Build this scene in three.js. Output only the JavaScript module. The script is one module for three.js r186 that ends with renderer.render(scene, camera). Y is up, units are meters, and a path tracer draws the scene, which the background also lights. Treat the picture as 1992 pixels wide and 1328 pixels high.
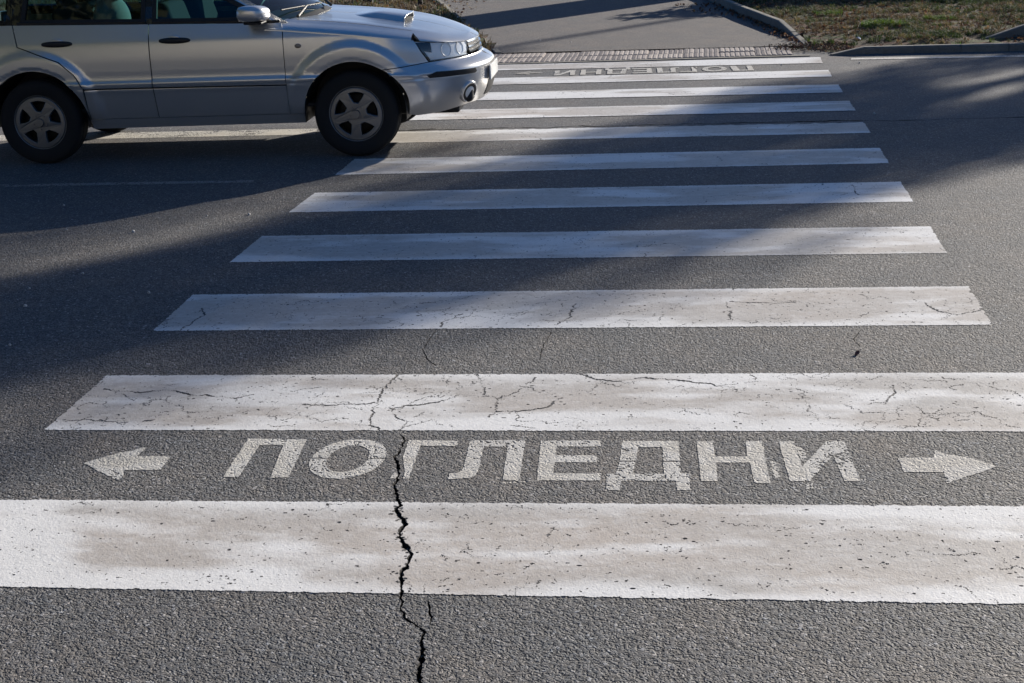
import * as THREE from 'three';
import { RoundedBoxGeometry } from 'three/addons/geometries/RoundedBoxGeometry.js';
import { mergeGeometries, mergeVertices } from 'three/addons/utils/BufferGeometryUtils.js';

// ------------------------------------------------------------------ camera, sky, sun, exposure
const scene = new THREE.Scene();
const camera = new THREE.PerspectiveCamera(25.42, 1024 / 683, 0.1, 2000);
camera.rotation.order = 'YXZ';
camera.position.set(0, 2.09, 0);
camera.rotation.set(-0.30310, 0.12690, -0.04336);
const renderer = new THREE.WebGLRenderer({ antialias: true });
renderer.toneMapping = THREE.LinearToneMapping;
renderer.toneMappingExposure = 1.85;
renderer.shadowMap.enabled = true;

const SUN_EL = 17 * Math.PI / 180, AX = 0.611, AZ = -0.7916;   // horizontal direction towards the sun
const sunDir = new THREE.Vector3(AX * Math.cos(SUN_EL), Math.sin(SUN_EL), AZ * Math.cos(SUN_EL)).normalize();
{
  const w = 512, h = 256, d = new Float32Array(w * h * 4);
  for (let j = 0; j < h; j++) for (let i = 0; i < w; i++) {
    const el = ((j + 0.5) / h - 0.5) * Math.PI, az = ((i + 0.5) / w - 0.5) * 2 * Math.PI;
    const y = Math.sin(el), x = Math.cos(el) * Math.cos(az), z = Math.cos(el) * Math.sin(az);
    const mu = x * sunDir.x + y * sunDir.y + z * sunDir.z;
    const t = Math.exp(-Math.max(y, 0) * 7.5);                      // air mass towards the horizon
    let r = 0.004 + 0.08 * t, g = 0.046 + 0.15 * t, b = 0.150 + 0.24 * t;
    const rayl = 0.78 + 0.30 * mu * mu, mie = 0.26 * Math.exp((mu - 1) * 8);
    const glow = 1.15 * Math.exp((mu - 1) * 3.6) * Math.exp(-Math.max(y, 0) * 7.5);   // bright haze low down on the sun's side
    r += glow * 0.88; g += glow * 0.97; b += glow * 1.06; r = r * rayl + mie * 1.0; g = g * rayl + mie * 0.86; b = b * rayl + mie * 0.62;
    if (y < 0) { r = 0.05; g = 0.05; b = 0.05; }
    d.set([r, g, b, 1], (j * w + i) * 4);
  }
  const sky = new THREE.DataTexture(d, w, h, THREE.RGBAFormat, THREE.FloatType);
  sky.mapping = THREE.EquirectangularReflectionMapping;
  sky.magFilter = THREE.LinearFilter; sky.needsUpdate = true;
  scene.background = sky; scene.environment = sky;
}
const sun = new THREE.DirectionalLight(new THREE.Color().setRGB(1, 0.925, 0.815), 4.9);
sun.position.copy(sunDir).multiplyScalar(80); sun.position.z -= 10;
sun.target.position.set(0, 0, -10);
sun.castShadow = true; sun.shadow.mapSize.set(4096, 4096);
Object.assign(sun.shadow.camera, { left: -40, right: 40, top: 40, bottom: -40, near: 1, far: 220 });
scene.add(sun, sun.target);

// ------------------------------------------------------------------ helpers
function rng(seed) { let a = seed >>> 0; return () => { a = (a + 0x6D2B79F5) | 0; let t = Math.imul(a ^ (a >>> 15), 1 | a); t = (t + Math.imul(t ^ (t >>> 7), 61 | t)) ^ t; return ((t ^ (t >>> 14)) >>> 0) / 4294967296; }; }
const PERM = (() => { const r = rng(77), p = new Float32Array(65536); for (let i = 0; i < 65536; i++) p[i] = r(); return p; })();
const lat = (x, y) => PERM[(Math.imul(x, 374761) + Math.imul(y, 668265) + Math.imul(x * 7 + y * 13, 2246)) & 65535];
function noise(x, y) { const xi = Math.floor(x), yi = Math.floor(y); let u = x - xi, v = y - yi; u = u * u * (3 - 2 * u); v = v * v * (3 - 2 * v); const a = lat(xi, yi), b = lat(xi + 1, yi), c = lat(xi, yi + 1), e = lat(xi + 1, yi + 1); return a + (b - a) * u + (c - a) * v + (a - b - c + e) * u * v; }
function fbm(x, y, n) { let s = 0, a = 0.5, t = 0; for (let i = 0; i < n; i++) { s += a * noise(x, y); t += a; x = x * 2.03 + 17.1; y = y * 2.03 + 9.7; a *= 0.5; } return s / t; }
function tnoise(x, y, p) { const xi = Math.floor(x), yi = Math.floor(y); let u = x - xi, v = y - yi; u = u * u * (3 - 2 * u); v = v * v * (3 - 2 * v); const m = (k) => ((k % p) + p) % p; const a = lat(m(xi), m(yi) + 911), b = lat(m(xi + 1), m(yi) + 911), c = lat(m(xi), m(yi + 1) + 911), e = lat(m(xi + 1), m(yi + 1) + 911); return a + (b - a) * u + (c - a) * v + (a - b - c + e) * u * v; }
const clamp = (x, a = 0, b = 1) => Math.min(b, Math.max(a, x));
const sstep = (a, b, x) => { const t = clamp((x - a) / (b - a)); return t * t * (3 - 2 * t); };
const lerp = (a, b, t) => a + (b - a) * t;
const srgb = (x) => Math.round(255 * clamp(x <= 0.0031308 ? 12.92 * x : 1.055 * Math.pow(x, 1 / 2.4) - 0.055));
const lin = (r, g, b) => new THREE.Color().setRGB(r, g, b);
const counts = {};
function numbered(name) { const n = counts[name] = (counts[name] ?? -1) + 1; return n ? name + '_' + String(n).padStart(3, '0') : name; }
function thing(name, label, category, group) { const o = new THREE.Group(); o.name = numbered(name); scene.add(o); tag(o, label, category, group); return o; }
function tag(o, label, category, group) { o.userData.label = label; o.userData.category = category; if (group) o.userData.group = group; return o; }
function mesh(name, geo, mat, parent) { const m = new THREE.Mesh(geo, mat); m.name = parent ? name : numbered(name); m.castShadow = m.receiveShadow = true; (parent || scene).add(m); return m; }
function structure(o) { o.userData.kind = 'structure'; return o; }
function stuff(o) { o.userData.kind = 'stuff'; return o; }
function prep(g, keepUv) { let q = g.index ? g.toNonIndexed() : g; if (!q.attributes.normal) q.computeVertexNormals(); for (const k of Object.keys(q.attributes)) if (!(k === 'position' || k === 'normal' || (keepUv && k === 'uv'))) q.deleteAttribute(k); return q; }
function merge(list, keepUv) { return mergeGeometries(list.map((g) => prep(g, keepUv))); }
function box(w, h, d, x, y, z, r = 0.01, seg = 2) { const g = new RoundedBoxGeometry(w, h, d, seg, Math.min(r, w / 2.01, h / 2.01, d / 2.01)); g.translate(x, y, z); return g; }
function tex(w, h, data, colour, repeat) { const t = new THREE.DataTexture(data, w, h, THREE.RGBAFormat); if (colour) t.colorSpace = THREE.SRGBColorSpace; t.magFilter = THREE.LinearFilter; t.minFilter = THREE.LinearMipmapLinearFilter; t.generateMipmaps = true; if (repeat) t.wrapS = t.wrapT = THREE.RepeatWrapping; t.needsUpdate = true; return t; }
// a flat sheet from [x, z] outlines, uv in metres (u = x, v = -z)
function sheetGeo(outline, y, holes = []) {
  const s = new THREE.Shape(outline.map(([x, z]) => new THREE.Vector2(x, -z)));
  for (const h of holes) s.holes.push(new THREE.Path(h.map(([x, z]) => new THREE.Vector2(x, -z))));
  const g = new THREE.ShapeGeometry(s); g.rotateX(-Math.PI / 2); g.translate(0, y, 0); return g;
}

// ------------------------------------------------------------------ asphalt
const TILE = 3.0, AN = 2048;
const asphaltMaps = (() => {
  const N = AN, cells = 285, r = rng(5), px = new Float32Array(cells * cells), py = px.slice(), ph = px.slice(), pc = px.slice();
  for (let i = 0; i < cells * cells; i++) { px[i] = r(); py[i] = r(); ph[i] = r(); pc[i] = r(); }
  const col = new Uint8Array(N * N * 4), bmp = new Uint8Array(N * N * 4), hgt = new Float32Array(N * N);
  for (let j = 0; j < N; j++) for (let i = 0; i < N; i++) {
    const X = i / N * cells, Y = j / N * cells, xi = Math.floor(X), yi = Math.floor(Y);
    let f1 = 9, f2 = 9, id = 0;
    for (let b = -1; b <= 1; b++) for (let a = -1; a <= 1; a++) {
      const cx = (xi + a + cells) % cells, cy = (yi + b + cells) % cells, k = cy * cells + cx;
      const dx = xi + a + px[k] - X, dy = yi + b + py[k] - Y, d = dx * dx + dy * dy;
      if (d < f1) { f2 = f1; f1 = d; id = k; } else if (d < f2) f2 = d;
    }
    const edge = Math.sqrt(f2) - Math.sqrt(f1);
    const fine = tnoise(i / N * 900 + 0.5, j / N * 900, 900);
    const big = tnoise(i / N * 9, j / N * 9, 9) * 0.6 + tnoise(i / N * 27, j / N * 27, 27) * 0.4;
    const n1 = tnoise(i / N * 230, j / N * 230, 230), n2 = tnoise(i / N * 480 + 7, j / N * 480, 480), f = 0.27 * n1 + 0.42 * n2 + 0.31 * fine;
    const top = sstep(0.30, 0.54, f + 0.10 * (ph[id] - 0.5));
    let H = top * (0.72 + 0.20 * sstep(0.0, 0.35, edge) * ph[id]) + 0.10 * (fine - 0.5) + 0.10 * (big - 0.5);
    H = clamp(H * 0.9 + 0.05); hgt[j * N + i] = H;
    const stone = sstep(0.03, 0.16, edge) * (0.35 + 0.65 * top);  // binder between stones is dark; pits also get shade put into the colour
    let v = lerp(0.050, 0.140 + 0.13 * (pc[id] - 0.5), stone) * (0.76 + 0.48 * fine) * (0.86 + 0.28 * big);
    if (pc[id] > 0.96 && top > 0.6) v *= 1.7;
    const warm = (pc[(id * 7) % pc.length] - 0.5) * 0.10 + (big - 0.5) * 0.13;
    const o = (j * N + i) * 4;
    col[o] = srgb(v * (1.03 + warm)); col[o + 1] = srgb(v * 0.985); col[o + 2] = srgb(v * (0.96 - warm)); col[o + 3] = 255;
    bmp[o] = bmp[o + 1] = bmp[o + 2] = H * 255; bmp[o + 3] = 255;
  }
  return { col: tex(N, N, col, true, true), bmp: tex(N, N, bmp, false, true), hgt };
})();
function tiled(t, size) { const c = t.clone(); c.repeat.set(1 / size, 1 / size); c.needsUpdate = true; return c; }
const asphaltAt = (x, z) => { const u = ((x / TILE) % 1 + 1) % 1, v = ((-z / TILE) % 1 + 1) % 1; return asphaltMaps.hgt[Math.min(AN - 1, v * AN | 0) * AN + Math.min(AN - 1, u * AN | 0)]; };
const bumpTile = tiled(asphaltMaps.bmp, TILE);
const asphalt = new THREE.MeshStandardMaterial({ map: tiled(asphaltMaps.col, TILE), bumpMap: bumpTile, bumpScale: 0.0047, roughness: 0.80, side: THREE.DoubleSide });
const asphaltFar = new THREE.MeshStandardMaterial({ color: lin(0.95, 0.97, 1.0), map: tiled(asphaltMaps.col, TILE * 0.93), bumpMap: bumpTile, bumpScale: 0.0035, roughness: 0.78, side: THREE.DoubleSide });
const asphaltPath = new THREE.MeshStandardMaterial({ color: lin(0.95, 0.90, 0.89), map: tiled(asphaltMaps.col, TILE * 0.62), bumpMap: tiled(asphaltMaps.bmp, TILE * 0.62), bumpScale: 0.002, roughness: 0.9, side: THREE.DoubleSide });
const crackMat = new THREE.MeshStandardMaterial({ color: lin(0.30, 0.28, 0.27), map: tiled(asphaltMaps.col, 0.8), bumpMap: tiled(asphaltMaps.bmp, 1.2), bumpScale: 0.01, roughness: 1, side: THREE.DoubleSide });

// grooves: two jagged banks along a centre line, walls down into the road
function densify(pts, step) { const out = []; for (let i = 0; i + 1 < pts.length; i++) { const [x0, z0] = pts[i], [x1, z1] = pts[i + 1], n = Math.max(1, Math.round(Math.hypot(x1 - x0, z1 - z0) / step)); for (let k = 0; k < n; k++) out.push([lerp(x0, x1, k / n), lerp(z0, z1, k / n)]); } out.push(pts[pts.length - 1]); return out; }
function groove(pts, width, seed, jag = 0.006) {
  const c = densify(pts, 0.012), L = [], R = [], n = c.length, r = rng(seed);
  for (let i = 0; i < n; i++) {
    const a = c[Math.max(0, i - 2)], b = c[Math.min(n - 1, i + 2)], dx = b[0] - a[0], dz = b[1] - a[1], l = Math.hypot(dx, dz) || 1;
    const t = i / (n - 1), end = Math.min(1, i / 3, (n - 1 - i) / 3), w = width(t) * (0.35 + 1.3 * noise(i * 0.31, seed * 3.7)) * 0.5 * end + 0.0005;
    const ox = jag * (1.1 * (noise(i * 0.45, seed + 9.3) - 0.5) + 0.5 * (r() - 0.5)) * end, j1 = jag * (0.75 * (r() - 0.45) + 0.9 * Math.max(0, noise(i * 0.8, seed + 2) - 0.66)) * end, j2 = jag * (0.75 * (r() - 0.45) + 0.9 * Math.max(0, noise(i * 0.8 + 40, seed + 7) - 0.66)) * end;
    const nx = dz / l, nz = -dx / l;
    L.push([c[i][0] - nx * (w + Math.max(0, j1)) + ox, c[i][1] - nz * (w + Math.max(0, j1)) + ox * 0.4]);
    R.push([c[i][0] + nx * (w + Math.max(0, j2)) + ox, c[i][1] + nz * (w + Math.max(0, j2)) + ox * 0.4]);
  }
  return { L, R, loop: [...L, ...R.slice().reverse()] };
}
function wallGeo(line, y0, y1, closed) {
  const p = [], uv = [], n = line.length, m = closed ? n : n - 1; let d = 0;
  for (let i = 0; i < m; i++) { const a = line[i], b = line[(i + 1) % n], l = Math.hypot(b[0] - a[0], b[1] - a[1]); p.push(a[0], y0, a[1], b[0], y0, b[1], b[0], y1, b[1], a[0], y0, a[1], b[0], y1, b[1], a[0], y1, a[1]); uv.push(d, y0, d + l, y0, d + l, y1, d, y0, d + l, y1, d, y1); d += l; }
  const g = new THREE.BufferGeometry(); g.setAttribute('position', new THREE.Float32BufferAttribute(p, 3)); g.setAttribute('uv', new THREE.Float32BufferAttribute(uv, 2)); g.computeVertexNormals(); return g;
}
const mainLine = [[-1.156, -5.45], [-1.123, -5.369], [-1.121, -5.304], [-1.122, -5.241], [-1.118, -5.179], [-1.099, -5.113], [-1.073, -5.015], [-1.077, -4.943], [-1.052, -4.85], [-1.023, -4.738], [-1.019, -4.686], [-0.993, -4.631], [-0.976, -4.581], [-0.983, -4.516], [-0.966, -4.468], [-0.928, -4.399], [-0.912, -4.361], [-0.906, -4.308], [-0.917, -4.26], [-0.928, -4.231], [-0.904, -4.171], [-0.904, -4.136], [-0.891, -4.068], [-0.877, -4.034], [-0.867, -3.953], [-0.841, -3.922], [-0.803, -3.876], [-0.784, -3.846], [-0.777, -3.771], [-0.761, -3.713], [-0.755, -3.642], [-0.746, -3.566], [-0.734, -3.482], [-0.728, -3.40], [-0.742, -3.3], [-0.72, -3.15]];
const mainGroove = groove(mainLine, (t) => t < 0.08 ? 0.003 : t < 0.30 ? 0.0065 : t < 0.56 ? 0.0075 : t < 0.62 ? 0.006 : t < 0.69 ? 0.0028 : t < 0.75 ? 0.012 : 0.007, 3, 0.014);
const grooves = [
  mainGroove,
  groove([[-0.806, -4.055], [-0.794, -4.004], [-0.779, -3.94], [-0.772, -3.885]], () => 0.0032, 11),
  groove([[-1.231, -6.812], [-1.24, -6.708], [-1.245, -6.511], [-1.194, -6.36], [-1.14, -6.272]], () => 0.0016, 14, 0.006),
  groove([[-0.678, -6.815], [-0.679, -6.738], [-0.696, -6.541], [-0.69, -6.354]], () => 0.0016, 15, 0.006),
  groove([[0.753, -6.79], [0.703, -6.633], [0.72, -6.52]], () => 0.0016, 16, 0.006),
];
// longitudinal joint between two asphalt lanes
const seamX = []; for (let x = -60; x <= 60.01; x += (x > -6 && x < 8 ? 0.03 : 0.5)) seamX.push(+x.toFixed(3));
const seamZ = (x) => -12.585 + 0.03 * (noise(x * 0.6, 3.3) - 0.5) + 0.05 * (noise(x * 5, 8.1) - 0.5) + 0.02 * (noise(x * 19, 1.1) - 0.5) + 0.030 * x * (x > 0 ? 1 : 0.2) * 0.4;
const seamGap = (x) => 0.022 + 0.075 * noise(x * 3, 21.7) * noise(x * 13, 2.1) + 0.012 * noise(x * 40, 4);
const seamNear = seamX.map((x) => [x, seamZ(x)]), seamFar = seamX.map((x) => [x, seamZ(x) - seamGap(x)]);
const farKerbZ = (x) => x < 1.8 ? -17.06 : x < 4 ? -17.06 + 0.05 * (x - 1.8) : -16.95 + 0.03 * (x - 4);
{
  const road = structure(new THREE.Group()); road.name = 'road'; scene.add(road);
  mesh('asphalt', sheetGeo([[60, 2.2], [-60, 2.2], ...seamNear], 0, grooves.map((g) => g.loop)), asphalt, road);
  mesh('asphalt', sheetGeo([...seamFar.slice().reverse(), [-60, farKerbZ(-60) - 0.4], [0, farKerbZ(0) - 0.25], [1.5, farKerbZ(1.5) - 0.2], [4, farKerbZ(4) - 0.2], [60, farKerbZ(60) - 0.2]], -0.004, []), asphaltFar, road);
  mesh('crack_wall', merge([...grooves.map((g) => wallGeo(g.loop, 0, -0.05, true)), wallGeo(seamNear, 0, -0.05), wallGeo(seamFar, -0.004, -0.05)], true), crackMat, road);
  mesh('crack_floor', sheetGeo([[60, 2.2], [-60, 2.2], [-60, -19], [60, -19]], -0.05), crackMat, road);
}

// ------------------------------------------------------------------ paint
const paintBump = 0.0011;
const grainTile = (() => { const N = 1024, b = new Uint8Array(N * N * 4); for (let j = 0; j < N; j++) for (let i = 0; i < N; i++) { const h = 0.45 * tnoise(i / N * 400, j / N * 400, 400) + 0.35 * tnoise(i / N * 170, j / N * 170 + 5, 170) + 0.30 * tnoise(i / N * 60, j / N * 60, 60), o = (j * N + i) * 4; b[o] = b[o + 1] = b[o + 2] = 255 * clamp(h); b[o + 3] = 255; } return tiled(tex(N, N, b, false, true), 1.3); })();
// rasterise a polyline into a mask (metres -> texels)
function stampLine(mask, w, h, sx, sy, pts, wid, seed) {
  const r = rng(seed), c = densify(pts, 0.003); let ox = 0, oy = 0;
  for (let i = 0; i < c.length; i++) {
    ox = ox * 0.93 + (r() - 0.5) * 0.009; oy = oy * 0.93 + (r() - 0.5) * 0.009;
    const g = wid * (0.25 + 1.5 * noise(i * 0.06, seed * 1.7)); if (noise(i * 0.02, seed * 2.9 + 4) < 0.10) continue;
    stampDot(mask, w, h, (c[i][0] + ox) * sx, (c[i][1] + oy) * sy, Math.max(0.62, g * sx * 0.5), Math.max(0.62, g * sy * 0.5));
  }
}
function stampDot(mask, w, h, cx, cy, rx, ry) {
  for (let y = Math.max(0, Math.floor(cy - ry)); y <= Math.min(h - 1, cy + ry); y++) for (let x = Math.max(0, Math.floor(cx - rx)); x <= Math.min(w - 1, cx + rx); x++) {
    const a = (x + 0.5 - cx) / rx, b = (y + 0.5 - cy) / ry; if (a * a + b * b <= 1.05) mask[y * w + x] = 1;
  }
}
function walk(r, x, y, len, dir) { const p = [[x, y]]; let d = dir; const n = Math.ceil(len / 0.03); for (let i = 0; i < n; i++) { d += (r() - 0.5) * 2.8; x += Math.cos(d) * 0.026 * (0.4 + r()); y += Math.sin(d) * 0.026 * (0.4 + r()); d = lerp(d, dir, 0.45); p.push([x, y]); } return p; }
// one stripe: corners nearLeft, nearRight, farRight, farLeft as [x, z]; texture covers its bounding box
function stripePaint(c, opt) {
  const x0 = Math.min(c[0][0], c[3][0]), x1 = Math.max(c[1][0], c[2][0]), zn = Math.max(c[0][1], c[1][1]), zf = Math.min(c[2][1], c[3][1]);
  const L = x1 - x0, W = zn - zf, w = opt.w, h = opt.h, sx = w / L, sy = h / W, r = rng(opt.seed), S = opt.seed * 13.7;
  const mask = new Uint8Array(w * h), data = new Uint8Array(w * h * 4);
  const dens = (u, v) => sstep(0.40, 0.75, fbm(u * 2.1 + S, v * 3.4 + S, 3));
  const N = opt.pits * L * W;
  for (let i = 0; i < N; i++) { const u = r() * L, v = r() * W; if (r() > 0.04 + dens(u, v)) continue; const s = 0.0010 + 0.0055 * Math.pow(r(), 8); stampDot(mask, w, h, u * sx, v * sy, s * sx * (0.7 + r()), s * sy * (0.6 + r() * 0.8)); }
  for (const q of opt.spall || []) { const n = 26 * noise(q[0] * 30, q[1] * 30) ** 2 | 0; for (let i = 0; i < n; i++) { const s = 0.0015 + 0.006 * r() ** 3; stampDot(mask, w, h, (q[0] - x0 + (r() - 0.5) * 0.045) * sx, (zn - q[1] + (r() - 0.5) * 0.04) * sy, s * sx, s * sy); } }
  for (const k of opt.cracks || []) stampLine(mask, w, h, sx, sy, k.p.map(([x, z]) => [x - x0, zn - z]), k.w, opt.seed * 31 + k.p.length + k.p[0][0] * 100 | 0);
  for (let i = 0; i < opt.hair; i++) stampLine(mask, w, h, sx, sy, walk(r, r() * L, r() * W, 0.06 + r() * 0.45, r() < 0.65 ? (r() < 0.5 ? 0 : Math.PI) + (r() - 0.5) : r() * 6.28), 0.0034, opt.seed * 77 + i);
  for (let j = 0; j < h; j++) for (let i = 0; i < w; i++) {
    const u = i / sx, v = j / sy, X = x0 + u, Z = zn - v, o = (j * w + i) * 4;
    const bend = v + 0.05 * (fbm(u * 0.8 + S, 3.1, 2) - 0.5) * 4 + opt.tilt * u;
    const wx = 0.5 * (fbm(u * 1.1 + 9, v * 2.2 + S, 2) - 0.5), st = fbm(u * 1.25 + S + wx, (bend + 0.4 * wx) * 4.0 + S, 4) * 0.76 + fbm(u * 2.6 + S * 2, bend * 13 + wx * 4, 3) * 0.24;
    const arc = fbm(u * 1.6 + v * 1.9 + S * 3, v * 2.6 - u * 0.9, 3);
    const edge = sstep(-0.02, 0.13, v + 0.16 * (fbm(u * 2.2 + S, 1, 2) - 0.5)) * sstep(-0.04, 0.12, W - v + 0.20 * (fbm(u * 1.7, S + 5, 2) - 0.5));
    let D = sstep(0.44, 0.62, st * 0.66 + arc * 0.34 + opt.dirt) * edge;
    const grain = noise(X * 310, Z * 310), g2 = noise(X * 110, Z * 110);
    const ah = asphaltAt(X, Z);
    D = clamp(D * (0.42 + 0.5 * grain + 0.62 * fbm(u * 26 + S, v * 44, 2)) + 0.16 * (0.5 - ah));
    const brown = fbm(u * 1.3 + S, v * 3 + 40, 2);
    const wr = 0.80, tone = (0.90 + 0.13 * grain) * (0.95 + 0.10 * g2) * (0.97 + 0.06 * noise(u * 5 + S, v * 9));
    const dr = lerp(0.350, 0.425, brown), dg = lerp(0.330, 0.345, brown), db = lerp(0.300, 0.268, brown);
    const k = 0.74 * D;
    data[o] = srgb(lerp(wr, dr, k) * tone); data[o + 1] = srgb(lerp(wr * 0.985, dg, k) * tone); data[o + 2] = srgb(lerp(wr * 0.955, db, k) * tone);
    // ragged rim, bare pores
    const rim = Math.min(v - (lerp(zn - c[0][1], zn - c[1][1], u / L)), (zn - lerp(c[3][1], c[2][1], u / L)) - v, X - lerp(c[0][0], c[3][0], v / W), lerp(c[1][0], c[2][0], v / W) - X);
    const rag = 0.0055 * noise(X * 95, Z * 95) + 0.006 * noise(X * 26, Z * 26) + 0.005 * (1 - ah) + (opt.fray ? opt.fray(u, v, X) : 0);
    const pore = ah < 0.16 && noise(X * 60, Z * 60) > 0.92 - opt.pore - 0.12 * noise(X * 4, Z * 4 + S);
    data[o + 3] = (mask[j * w + i] || rim < rag || pore) ? 0 : 255;
  }
  const t = tex(w, h, data, true, false);
  t.repeat.set(1 / L, 1 / W); t.offset.set(-x0 / L, zn / W);                 // uv: u = x, v = -z
  return new THREE.MeshStandardMaterial({ map: t, alphaTest: 0.5, bumpMap: grainTile, bumpScale: paintBump, roughness: 0.55, side: THREE.DoubleSide });
}
const cr = {
  A: [[-1.303, -6.15], [-1.309, -6.01], [-1.318, -5.911], [-1.323, -5.784], [-1.302, -5.734], [-1.301, -5.613], [-1.24, -5.455]],
  B: [[-1.242, -5.722], [-1.216, -5.643], [-1.151, -5.573], [-1.146, -5.50], [-1.156, -5.44]], B2: [[-1.151, -5.573], [-1.10, -5.68]],
  C: [[-1.057, -6.11], [-1.052, -6.009]], D: [[-0.95, -6.15], [-0.931, -6.088], [-0.882, -5.975], [-0.871, -5.89], [-0.815, -5.839], [-0.804, -5.68], [-0.83, -5.62]],
  E: [[-1.242, -5.722], [-1.183, -5.753], [-1.103, -5.784], [-1.042, -5.802], [-0.969, -5.891], [-0.87, -5.878]], E2: [[-0.815, -5.839], [-0.753, -5.89], [-0.688, -6.107]], E3: [[-0.804, -5.68], [-0.66, -5.70], [-0.6, -5.74], [-0.55, -5.86]],
  F: [[-2.552, -5.969], [-2.412, -5.935], [-2.278, -5.948], [-2.097, -5.881], [-1.909, -5.854], [-1.867, -5.906]], F2: [[-1.62, -5.77], [-1.5, -5.77], [-1.323, -5.784]],
  G: [[-2.563, -5.568], [-2.434, -5.574], [-2.34, -5.557], [-2.266, -5.545], [-2.2, -5.58]], H: [[-0.50, -6.155], [-0.47, -6.14], [-0.422, -6.072], [-0.334, -6.058], [-0.227, -6.097], [-0.118, -6.083], [0.033, -6.036], [0.148, -5.97]],
  I: [[0.796, -5.999], [0.794, -5.885], [0.759, -5.812], [0.738, -5.764]], J: [[-0.75, -6.0], [-0.68, -5.95], [-0.62, -5.87]], K: [[0.68, -5.77], [0.73, -5.80]],
};
const hair = (...k) => k.map((p) => ({ p: cr[p], w: 0.0030 }));
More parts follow.
